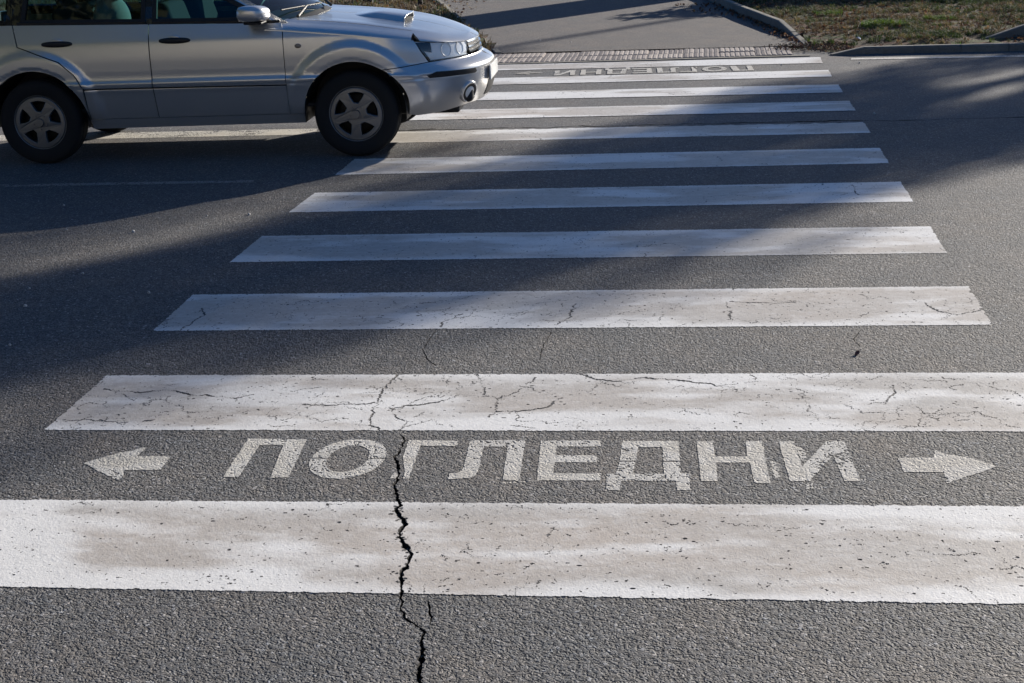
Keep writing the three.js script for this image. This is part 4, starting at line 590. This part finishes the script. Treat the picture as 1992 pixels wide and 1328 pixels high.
  // rear door cut runs round the arch
  const rearCut = [[-2.655, beltY(-2.655)], [-2.615, 0.92], [-2.455, 0.862], [-2.295, 0.802], [-2.185, 0.702], [-2.114, GAP + 0.005]];
  const quarterFix = [[-2.124, 0.30], ...arc(FX, AY, AR, -4, 178), [-2.93, 0.33], [-2.99, 0.62], [-3.6, 0.66], [-3.6, 1.09], [-2.662, beltY(-2.662)], [-2.622, 0.917], [-2.461, 0.857], [-2.301, 0.797], [-2.192, 0.699], [-2.124, 0.59]];
  for (const side of [1, -1]) {
    const fl = side < 0 ? mirror : (g) => g;
    mesh('front_wing', fl(merge([panel(wing, S, 0.022, 0.018), panel(wingTop, T, 0.025, 0.03), panel([[-0.66, 0.98], [-0.519, 0.98], [-0.519, topY(-0.52) - 0.028], [-0.66, topY(-0.66) - 0.028]], S, 0.03, 0.02)])), paint, car);
    mesh('rear_quarter', fl(panel(quarterFix, S, 0.03, 0.02)), paint, car);
  }
  { const g = panel([[-2.118, 0.262], [-0.405, 0.268], [-0.40, 0.338], [-0.517, 0.339], [-2.10, 0.337], [-2.118, 0.337]], S, 0.04, 0.012, { inset: -0.004 }); mesh('sill', g, paint, car); mesh('sill', mirror(g), paint, car); }
  void wingTop; void pillarTop; void quarter; void rearCut;

  // --- doors
  function handle(x, parent) {
    const y = 0.936, z = halfW(y) - 0.002;
    const cup = new THREE.SphereGeometry(1, 24, 14); cup.scale(0.058, 0.042, 0.010); cup.translate(x, y, z - 0.003);
    const pull = new THREE.SphereGeometry(1, 32, 14), PP = pull.attributes.position; for (let i = 0; i < PP.count; i++) PP.setY(i, Math.sign(PP.getY(i)) * Math.abs(PP.getY(i)) ** 0.7); pull.scale(0.125, 0.024, 0.024); pull.translate(x, y - 0.002, z + 0.004);
    const h = mesh('handle', pull, black, parent); mesh('cup', cup, paint, h); return h;
  }
  function ribbon(pts, map, w, proud) {     // a window frame: closed band inside the outline
    const n = pts.length, inn = []; let area = 0; for (let i = 0; i < n; i++) area += pts[i][0] * pts[(i + 1) % n][1] - pts[(i + 1) % n][0] * pts[i][1];
    const sg = area > 0 ? 1 : -1;
    for (let i = 0; i < n; i++) { const a = pts[(i + n - 1) % n], b = pts[i], c = pts[(i + 1) % n]; const e = (p, q) => { const l = Math.hypot(q[0] - p[0], q[1] - p[1]); return [-(q[1] - p[1]) / l * sg, (q[0] - p[0]) / l * sg]; }; const m = e(a, b), k = e(b, c), d = 1 + m[0] * k[0] + m[1] * k[1]; inn.push([b[0] + (m[0] + k[0]) / d * w, b[1] + (m[1] + k[1]) / d * w]); }
    const list = []; for (let i = 0; i < n; i++) list.push(panel([pts[i], pts[(i + 1) % n], inn[(i + 1) % n], inn[i]], map, 0.2, 0.2, { inset: -proud, flange: 0.03 })); return { geo: merge(list), inner: inn };
  }
  function door(outline, lower, win, hx, side) {
    const fl = side < 0 ? mirror : (g) => g;
    const d = mesh('door', fl(panel(outline, S, 0.03, 0.016)), paint, car);
    mesh('cladding', fl(panel(lower, S, 0.04, 0.012)), paint, d);
    const r = ribbon(win, GH, 0.034, 0.004); mesh('window_frame', fl(r.geo), black, d); mesh('window', fl(panel(r.inner, GH, 0.3, 0.2, { inset: 0.006, flange: 0 })), glass, d);
    const x0 = Math.min(...outline.map((p) => p[0])) + 0.03, x1 = Math.max(...outline.map((p) => p[0])) - 0.02, bm = []; for (let i = 0; i < 12; i++) { const x = lerp(x0, x1, (i + 0.5) / 12); bm.push(box((x1 - x0) / 12 + 0.001, 0.022, 0.02, x, beltY(x) + 0.012, halfW(beltY(x)) - 0.012, 0.004, 1)); }
    mesh('belt_moulding', fl(merge(bm)), black, d);
    if (side > 0) handle(hx, d); else { const h = handle(hx, d); h.geometry = mirror(h.geometry); h.children[0].geometry = mirror(h.children[0].geometry); }
  }
  const frontDoor = [[-1.566, GAP + 0.005], [-0.522, GAP - 0.002], [-0.524, 1.0], [-0.53, beltY(-0.53)], [-1.566, beltY(-1.566)]], frontLow = [[-1.566, 0.343], [-0.522, 0.345], [-0.522, GAP - 0.013], [-1.566, GAP - 0.006]];
  const rearDoor = [[-2.112, GAP + 0.007], [-1.574, GAP + 0.005], [-1.574, beltY(-1.574)], [-2.654, beltY(-2.654)], [-2.614, 0.922], [-2.453, 0.862], [-2.293, 0.802], [-2.184, 0.703]], rearLow = [[-2.112, 0.343], [-1.574, 0.343], [-1.574, GAP - 0.006], [-2.112, GAP - 0.004]];
  const frontWin = [[-1.545, 1.062], [-0.60, 1.048], [-0.72, 1.12], [-1.36, 1.452], [-1.545, 1.462]], rearWin = [[-2.60, 1.085], [-1.60, 1.063], [-1.60, 1.463], [-2.56, 1.46]], quarterWin = [[-3.36, 1.10], [-2.69, 1.087], [-2.66, 1.458], [-3.22, 1.44]];
  for (const side of [1, -1]) { door(frontDoor, frontLow, frontWin, -1.365, side); door(rearDoor, rearLow, rearWin, -2.30, side); }
  { const r = ribbon(quarterWin, GH, 0.03, 0.004); for (const fl of [(g) => g, mirror]) mesh('quarter_window', fl(panel(r.inner, GH, 0.3, 0.2, { inset: 0.006, flange: 0 })), glass, car); for (const fl of [(g) => g, mirror]) for (const g of [r.geo, panel([[-1.60, 1.06], [-1.545, 1.06], [-1.545, 1.46], [-1.60, 1.46]], GH, 0.2, 0.2, { inset: -0.001 }), panel([[-2.70, 1.08], [-2.59, 1.08], [-2.55, 1.46], [-2.67, 1.46]], GH, 0.2, 0.2, { inset: -0.001 }), panel([[-0.73, 1.04], [-0.585, 1.035], [-0.60, 1.052], [-0.72, 1.122]], GH, 0.2, 0.2, { inset: -0.006 }), panel([[-3.36, 1.045], [-2.6, 1.045], [-2.6, 1.10], [-3.36, 1.11]], GH, 0.2, 0.2, {})]) mesh('pillar_trim', fl(g), gloss, car); }

  // --- bonnet, scoop, windscreen, roof
  { const o = []; for (let i = 0; i <= 14; i++) o.push([lerp(-0.50, 0.48, i / 14), 0.540 - 0.058 * i / 14]); o.push([0.515, 0.34], [0.55, 0.16], [0.57, 0.004]); for (let i = 0; i <= 12; i++) o.push([lerp(0.60, XS + LF - 0.01, i / 12), 0.004]); o.push([XS + LF - 0.01, 0.999], [-0.38, 0.999], [-0.44, 0.7]);
    const hood = mesh('bonnet', both(panel(o, T, 0.025, 0.03, { flange: 0.02 })), paint, car);
    const at = (x) => { const p = T(x, 0.85); return p[1]; };
    const sc = (x, z, lift) => [x, at(x) + lift - 0.02 * Math.abs(z / 0.25) ** 4, z], pos = []; const nx = 12, nz = 16;
    const P = (i, j) => { const t = i / nx, x = lerp(-0.13, 0.31, t), v = j / nz * 2 - 1, lift = 0.047 * sstep(0, 0.6, t) ** 0.9, w = 0.235 + 0.03 * t, e = Math.abs(v) ** 9; return sc(x + 0.03 * (1 - v * v) * t, (Math.abs(v) > 0.9 ? v * 0.985 : v) * w, lift * (1 - e) + (Math.abs(v) === 1 ? -0.03 : 0)); };
    for (let i = 0; i < nx; i++) for (let j = 0; j < nz; j++) pos.push(...P(i, j), ...P(i, j + 1), ...P(i + 1, j + 1), ...P(i, j), ...P(i + 1, j + 1), ...P(i + 1, j));
    let g = new THREE.BufferGeometry(); g.setAttribute('position', new THREE.Float32BufferAttribute(pos, 3)); g = mergeVertices(g); g.computeVertexNormals();
    const scoop = mesh('bonnet_scoop', g, paint, hood);
    void scoop;
    const lip = []; for (let j = 0; j < nz; j++) { const a = P(nx, j), b = P(nx, j + 1); lip.push([new THREE.Vector3(...a), new THREE.Vector3(...b)]); }
    mesh('scoop_lip', merge(lip.map(([a, b]) => limb(a, b, 0.006, 0.006))), paint, hood);
    const mo = []; for (let j = 1; j < nz - 1; j++) { const a = P(nx - 2, j), b = P(nx - 2, j + 1); mo.push(...a, a[0], at(a[0]) - 0.02, a[2], b[0], at(b[0]) - 0.02, b[2], ...a, b[0], at(b[0]) - 0.02, b[2], ...b); }
    const mg = new THREE.BufferGeometry(); mg.setAttribute('position', new THREE.Float32BufferAttribute(mo, 3)); mg.computeVertexNormals(); mesh('scoop_mouth', mg, black, hood); }
  const WS = (v, t) => { const z = v * lerp(0.735, 0.585, t), k = 1 - v * v; return [lerp(-0.575 + 0.20 * k, -1.43 + 0.10 * k, t), lerp(1.035 + 0.045 * k, 1.47 + 0.04 * k, t) + 0.015 * Math.sin(Math.PI * t), z]; };
  mesh('windscreen', panel([[-0.97, 0.0], [-0.97, 1], [0.97, 1], [0.97, 0.0]], WS, 0.12, 0.12, { flange: 0 }), glass, car);
  { const g = panel([[0.955, -0.06], [1.055, -0.06], [1.055, 1.02], [0.955, 1.02]], (v, t) => { const q = WS(Math.min(v, 1), t), k = Math.max(0, v - 1); return [q[0] - k * 0.9 - 0.0, q[1] - k * 0.15, q[2] + k * 0.35 + 0.004]; }, 0.02, 0.1, { flange: 0.02 }); mesh('a_pillar', g, paint, car); mesh('a_pillar', mirror(g), paint, car); }
  mesh('cowl', panel([[-1, 0], [1, 0], [1, 1], [-1, 1]], (v, t) => { const a = WS(v * 0.985, 0), k = 1 - v * v, b = [-0.49 + 0.10 * k, 1.012 + 0.05 * k, v * 0.72]; return [lerp(a[0] - 0.02, b[0] + 0.04, t), lerp(a[1] - 0.004, b[1] - 0.012, t), lerp(a[2], b[2], t)]; }, 0.1, 0.25, { flange: 0.02 }), black, car);
  for (const [v0, v1] of [[0.80, 0.10], [-0.05, -0.72]]) { const q = (v, t) => { const p = WS(v, t); return new THREE.Vector3(p[0] + 0.035, p[1] + 0.02, p[2]); }; mesh('wiper', merge([limb(q(v0, -0.02), q(lerp(v0, v1, 0.5), 0.06), 0.013, 0.009), limb(q(v0 + 0.05, 0.10), q(v1, 0.035), 0.007, 0.006)]), black, car); }
  mesh('roof', merge([panel([[-1, 0], [1, 0], [1, 1], [-1, 1]], (v, t) => { const k = 1 - Math.abs(v) ** 2.4; return [lerp(-3.25, -1.425 + 0.10 * (1 - v * v), t), 1.47 + 0.06 * k + 0.045 * Math.sin(Math.PI * Math.min(1, t * 1.05)) * (0.3 + 0.7 * k), v * 0.64]; }, 0.1, 0.1, { flange: 0.02 }), ...[1, -1].map((s) => box(1.95, 0.035, 0.05, -2.33, 1.465, s * 0.635, 0.012))]), paint, car);
  mesh('tailgate', merge([panel([[-0.98, 0], [0.98, 0], [0.98, 1], [-0.98, 1]], (v, t) => [-3.545 + 0.04 * t - 0.02 * (1 - v * v), lerp(0.62, 1.09, t), v * 0.78], 0.2, 0.2), panel([[0.80, 0], [1, 0], [1, 1], [0.80, 1]], (v, t) => [lerp(-3.5, -3.24, t), lerp(1.08, 1.47, t), v * lerp(0.76, 0.63, t)], 0.2, 0.2), panel([[-1, 0], [-0.80, 0], [-0.80, 1], [-1, 1]], (v, t) => [lerp(-3.5, -3.24, t), lerp(1.08, 1.47, t), v * lerp(0.76, 0.63, t)], 0.2, 0.2)]), paint, car);
  mesh('rear_window', panel([[-0.8, 0], [0.8, 0], [0.8, 1], [-0.8, 1]], (v, t) => [lerp(-3.505, -3.24, t), lerp(1.08, 1.47, t), v * lerp(0.76, 0.63, t)], 0.3, 0.3, { flange: 0 }), glass, car);
  mesh('rear_bumper', both(panel([[-2.93, 0.30], [XR - LF + 0.01, 0.30], [XR - LF + 0.01, 0.63], [-2.995, 0.615]], S, 0.03, 0.03, { inset: -0.006 })), paint, car);

  // --- front end
  const seam = [[0.226, 0.662], [0.60, 0.694], [0.75, 0.6985], [XS + LF - 0.005, 0.700]];
  const bumperOut = [...arc(0, AY, AR, 55, -4, 16), [0.47, 0.29], [0.66, 0.30], [0.95, 0.335], [XS + LF - 0.005, 0.345], ...seam.slice().reverse()];
  const bumper = mesh('front_bumper', both(panel(bumperOut, S, 0.02, 0.018, { flange: 0.03 })), paint, car);
  { const g = panel([[0.53, 0.600], [0.545, 0.583], [0.96, 0.572], [0.985, 0.585], [0.97, 0.612], [0.60, 0.624]], S, 0.02, 0.015, { inset: -0.010, flange: 0.012 }); mesh('rub_strip', g, black, bumper); mesh('rub_strip', mirror(g), black, bumper); }
  function onS(s, y, off) { const p = S(s, y), n = frame(S, s, y); return { p: new THREE.Vector3(p[0] + n[0] * off, p[1] + n[1] * off, p[2] + n[2] * off), q: new THREE.Quaternion().setFromUnitVectors(new THREE.Vector3(0, 0, 1), new THREE.Vector3(...n)) }; }
  for (const side of [1, -1]) {
    const { p, q } = onS(0.90, 0.432, 0.0), put = (g) => { g.applyQuaternion(q); g.translate(p.x, p.y, p.z); return side > 0 ? prep(g) : mirror(g); };
    const f = mesh('fog_lamp', put(merge([new THREE.TorusGeometry(0.078, 0.013, 10, 32)])), paint, bumper);
    mesh('lamp_glass', put(new THREE.SphereGeometry(0.066, 24, 12, 0, 6.3, 0, 1.57).rotateX(Math.PI / 2).scale(1, 1, 0.25)), frost, f);
    mesh('lamp_surround', put(new THREE.RingGeometry(0.048, 0.072, 32).translate(0, 0, 0.012)), black, f);
  }
  mesh('lower_grille', both(panel([[XS + LF - 0.24, 0.37], [XS + LF - 0.005, 0.37], [XS + LF - 0.005, 0.50], [XS + LF - 0.22, 0.49]], S, 0.05, 0.05, { inset: -0.004 })), black, bumper);
  mesh('number_plate', box(0.012, 0.112, 0.52, 0.986, 0.545, 0, 0.003, 1), new THREE.MeshStandardMaterial({ color: lin(0.7, 0.7, 0.68), roughness: 0.5 }), bumper);
  const lampOut = [[0.612, 0.706], [0.75, 0.706], [1.06, 0.712], [1.09, 0.815], ...[1.0, 0.85, 0.7, 0.60, 0.53].map((s) => [s, topY(s) - 0.034]), [0.556, 0.79]];
  for (const side of [1, -1]) {
    const fl = side < 0 ? mirror : (g) => g;
    const h = mesh('headlight', fl(panel(lampOut, S, 0.02, 0.02, { inset: 0.014, flange: 0 })), frost, car);
    mesh('lens', fl(panel(lampOut, S, 0.02, 0.02, { inset: 0.003, flange: 0 })), clear, h);
    mesh('turn_lamp', fl(panel([[0.565, 0.785], [0.65, 0.765], [0.66, 0.842], [0.545, 0.852]], S, 0.02, 0.02, { inset: 0.009, flange: 0.01 })), gloss, h);
    mesh('bezel', fl(merge([panel([[0.612, 0.706], [0.632, 0.706], [0.578, 0.79], [0.553, 0.85], [0.53, 0.852], [0.556, 0.79]], S, 0.02, 0.02, { inset: 0.008, flange: 0.02 }), panel([[0.612, 0.702], [1.06, 0.708], [1.06, 0.713], [0.64, 0.711]], S, 0.03, 0.02, { inset: 0.004, flange: 0.02 })])), gloss, h);
    for (const [s, y, r] of [[0.80, 0.775, 0.050], [0.97, 0.77, 0.045]]) { const { p, q } = onS(s, y, -0.034), g = new THREE.LatheGeometry([[0.006, 0.0], [r * 0.6, 0.005], [r, 0.024], [r * 1.08, 0.024]].map(([a, b]) => new THREE.Vector2(a, b)), 24).rotateX(Math.PI / 2); g.applyQuaternion(q); g.translate(p.x, p.y, p.z); mesh('reflector', fl(prep(g)), frost, h); }
  }
  mesh('grille', merge([both(panel([[1.11, 0.715], [XS + LF - 0.004, 0.715], [XS + LF - 0.004, 0.80], [1.12, 0.80]], S, 0.04, 0.04, { inset: 0.012 }))]), black, car);
  for (const y of [0.72, 0.755, 0.795]) mesh('grille_bar', both(panel([[1.10, y], [XS + LF, y], [XS + LF, y + 0.014], [1.10, y + 0.014]], S, 0.04, 0.04, { inset: -0.002, flange: 0.014 })), chrome, car);
  for (const side of [1, -1]) { const { p, q } = onS(-0.405, 0.865, 0.004), g = new THREE.SphereGeometry(1, 18, 10); g.scale(0.026, 0.017, 0.008); g.applyQuaternion(q); g.translate(p.x, p.y, p.z * side); mesh('side_repeater', g, amber, car); }
  // mirrors
  for (const side of [1, -1]) {
    const fl = side < 0 ? mirror : (g) => g;
    const g = new THREE.SphereGeometry(1, 28, 18), P = g.attributes.position; for (let i = 0; i < P.count; i++) { let x = P.getX(i), y = P.getY(i), z = P.getZ(i); const k = (v, e) => Math.sign(v) * Math.abs(v) ** e; x = Math.max(k(x, 0.75), -0.72); y = k(y, 0.7); z = k(z, 0.6); P.setXYZ(i, -0.715 + x * 0.112 - z * 0.025, 1.120 + y * 0.062 + z * 0.008, 0.925 + z * 0.105); } g.computeVertexNormals();
    const m = mesh('door_mirror', fl(g), paint, car);
    mesh('mirror_foot', fl(merge([box(0.10, 0.035, 0.13, -0.70, 1.055, 0.835, 0.012), box(0.14, 0.016, 0.16, -0.71, 1.052, 0.90, 0.007)])), black, m);
    mesh('mirror_glass', fl(box(0.006, 0.098, 0.16, -0.803, 1.122, 0.925, 0.002, 1)), chrome, m);
  }
  // --- wheels: tyre, five-spoke rim, disc
  const tyreGeo = new THREE.LatheGeometry([[0.205, -0.085], [0.225, -0.098], [0.27, -0.107], [0.305, -0.102], [0.324, -0.088], [0.331, -0.06], [0.332, 0], [0.331, 0.06], [0.324, 0.088], [0.305, 0.102], [0.27, 0.107], [0.225, 0.098], [0.205, 0.085]].map(([a, b]) => new THREE.Vector2(a, b)), 72).rotateX(Math.PI / 2);
  const groovesG = [-0.035, 0.035].map((z) => new THREE.TorusGeometry(0.3315, 0.004, 5, 72).translate(0, 0, z));
  const rimGeo = (() => {
    const s = new THREE.Shape(); s.absarc(0, 0, 0.196, 0, Math.PI * 2);
    for (let k = 0; k < 5; k++) {           // five rounded openings
      const a = k * Math.PI * 2 / 5, w0 = 0.25, w1 = 0.40, pts = [];
      for (let i = 0; i <= 8; i++) pts.push([0.172, a + lerp(-w1, w1, i / 8)]); for (let i = 0; i <= 8; i++) pts.push([lerp(0.165, 0.085, i / 8), a + lerp(w1 * 0.98, w0, i / 8) + 0.05 * Math.sin(i / 8 * Math.PI)]); for (let i = 0; i <= 8; i++) pts.push([lerp(0.080, 0.165, i / 8), a - lerp(w0, w1 * 0.98, i / 8) - 0.05 * Math.sin(i / 8 * Math.PI)]);
      s.holes.push(new THREE.Path(pts.map(([r, t]) => new THREE.Vector2(r * Math.cos(t), r * Math.sin(t)))));
    }
    const f = new THREE.ExtrudeGeometry(s, { depth: 0.022, bevelEnabled: true, bevelThickness: 0.008, bevelSize: 0.006, bevelSegments: 2, curveSegments: 48 });
    const P = f.attributes.position; for (let i = 0; i < P.count; i++) { const r = Math.hypot(P.getX(i), P.getY(i)); P.setZ(i, P.getZ(i) + 0.045 + 0.022 * (1 - (r / 0.2 - 0.45) ** 2)); } f.computeVertexNormals();
    const lip = new THREE.LatheGeometry([[0.190, -0.085], [0.196, 0.05], [0.200, 0.078], [0.210, 0.092], [0.214, 0.088]].map(([a, b]) => new THREE.Vector2(a, b)), 64).rotateX(Math.PI / 2);
    const hub = new THREE.CylinderGeometry(0.03, 0.034, 0.02, 24).rotateX(Math.PI / 2).translate(0, 0, 0.105), nuts = []; for (let k = 0; k < 5; k++) { const a = (k + 0.5) * Math.PI * 2 / 5; nuts.push(new THREE.CylinderGeometry(0.010, 0.010, 0.014, 6).rotateX(Math.PI / 2).translate(0.056 * Math.cos(a), 0.056 * Math.sin(a), 0.096)); }
    return merge([f, lip, hub, ...nuts]);
  })();
  const discGeo = merge([new THREE.CylinderGeometry(0.14, 0.14, 0.02, 40).rotateX(Math.PI / 2), new THREE.CylinderGeometry(0.19, 0.19, 0.01, 40).rotateX(Math.PI / 2).translate(0, 0, -0.07)]);
  const disc = new THREE.MeshStandardMaterial({ color: lin(0.015, 0.014, 0.013), metalness: 0.5, roughness: 0.6 });
  for (const [x, side, turn] of [[0, 1, 0.25], [FX, 1, 0.30], [0, -1, 0.9], [FX, -1, 0.4]]) {
    const w = new THREE.Group(); w.name = 'wheel'; car.add(w); w.position.set(x, 0.331, side * 0.735); if (side < 0) w.rotation.y = Math.PI;
    mesh('tyre', merge([tyreGeo.clone(), ...groovesG.map((g) => g.clone())]), rubber, w); const rm = mesh('rim', rimGeo, alloy, w); rm.rotation.z = turn; mesh('brake_disc', discGeo, disc, w);
  }
  // --- underbody, wheel housings, cabin
  const tub = (x) => { const o = []; const n = 20; for (let i = 0; i < n; i++) { const a0 = lerp(-8, 188, i / n) * Math.PI / 180, a1 = lerp(-8, 188, (i + 1) / n) * Math.PI / 180, R = 0.398; const A = [x + R * Math.cos(a0), AY + R * Math.sin(a0)], B = [x + R * Math.cos(a1), AY + R * Math.sin(a1)]; o.push(...A, 0.845, ...B, 0.845, ...B, 0.45, ...A, 0.845, ...B, 0.45, ...A, 0.45); o.push(...A, 0.45, ...B, 0.45, x, AY, 0.45); } const g = new THREE.BufferGeometry(); g.setAttribute('position', new THREE.Float32BufferAttribute(o, 3)); g.computeVertexNormals(); return g; };
  for (const g of [tub(0), tub(FX), mirror(tub(0)), mirror(tub(FX))]) mesh('wheel_housing', g, black, car);
  mesh('underbody', merge([box(1.62, 0.10, 1.44, -1.26, 0.31, 0, 0.02), box(3.9, 0.08, 0.88, -1.2, 0.30, 0, 0.02), box(0.5, 0.25, 1.0, 0.62, 0.47, 0, 0.04), box(0.45, 0.25, 1.2, -3.2, 0.45, 0, 0.04), box(0.06, 0.42, 1.56, -0.62, 0.78, 0, 0.02), ...[1, -1].flatMap((s) => [box(1.02, 0.60, 0.02, -1.05, 0.71, s * 0.745, 0.008), box(0.62, 0.58, 0.02, -1.86, 0.72, s * 0.745, 0.008), box(0.85, 0.28, 0.02, -2.55, 0.89, s * 0.79, 0.008), box(0.5, 0.35, 0.02, -3.2, 0.78, s * 0.74, 0.008), box(0.8, 0.16, 0.02, -0.1, 0.82, s * 0.79, 0.008)])]), black, car);
  const seat = (x, z, w) => { const g = new THREE.Group(); g.name = 'seat'; car.add(g); mesh('cushion', box(0.5, 0.16, w, x + 0.12, 0.58, z, 0.06, 3), darkCloth, g); const b = box(0.14, 0.62, w, 0, 0.31, 0, 0.06, 3); b.rotateZ(0.30); b.translate(x - 0.12, 0.60, z); mesh('backrest', b, darkCloth, g); return g; };
  const head = (g, x, y, z, w, m) => { const h = box(0.09, 0.17, w, 0, 0, 0, 0.045, 4); h.rotateZ(0.2); h.translate(x, y, z); mesh('headrest', h, m, g); };
  for (const z of [0.37, -0.37]) head(seat(-1.25, z, 0.5), -1.66, 1.30, z, 0.27, darkCloth);
  { const g = seat(-2.05, 0, 1.3); for (const z of [0.42, -0.42]) head(g, -2.36, 1.25, z, 0.26, darkCloth); }
  { const c = new THREE.Group(); c.name = 'child_seat'; car.add(c); const b = new THREE.SphereGeometry(1, 24, 18); b.scale(0.14, 0.20, 0.2); b.translate(-2.0, 1.06, 0.40); mesh('shell', b, cloth, c); const w = new THREE.SphereGeometry(1, 18, 12); w.scale(0.055, 0.03, 0.06); w.translate(-2.12, 1.20, 0.42); mesh('wing', w, cloth, c); }
  mesh('dashboard', merge([box(0.42, 0.20, 1.42, -0.72, 0.93, 0, 0.06, 3)]), black, car);
  mesh('steering_wheel', new THREE.TorusGeometry(0.18, 0.014, 10, 36).rotateY(Math.PI / 2).rotateZ(-0.4).translate(-1.02, 0.96, -0.37), black, car);
  mesh('boot_floor', merge([box(0.9, 0.04, 1.2, -3.0, 0.72, 0, 0.01), box(2.3, 0.03, 1.5, -1.4, 0.40, 0, 0.01)]), darkCloth, car);
}

renderer.render(scene, camera);
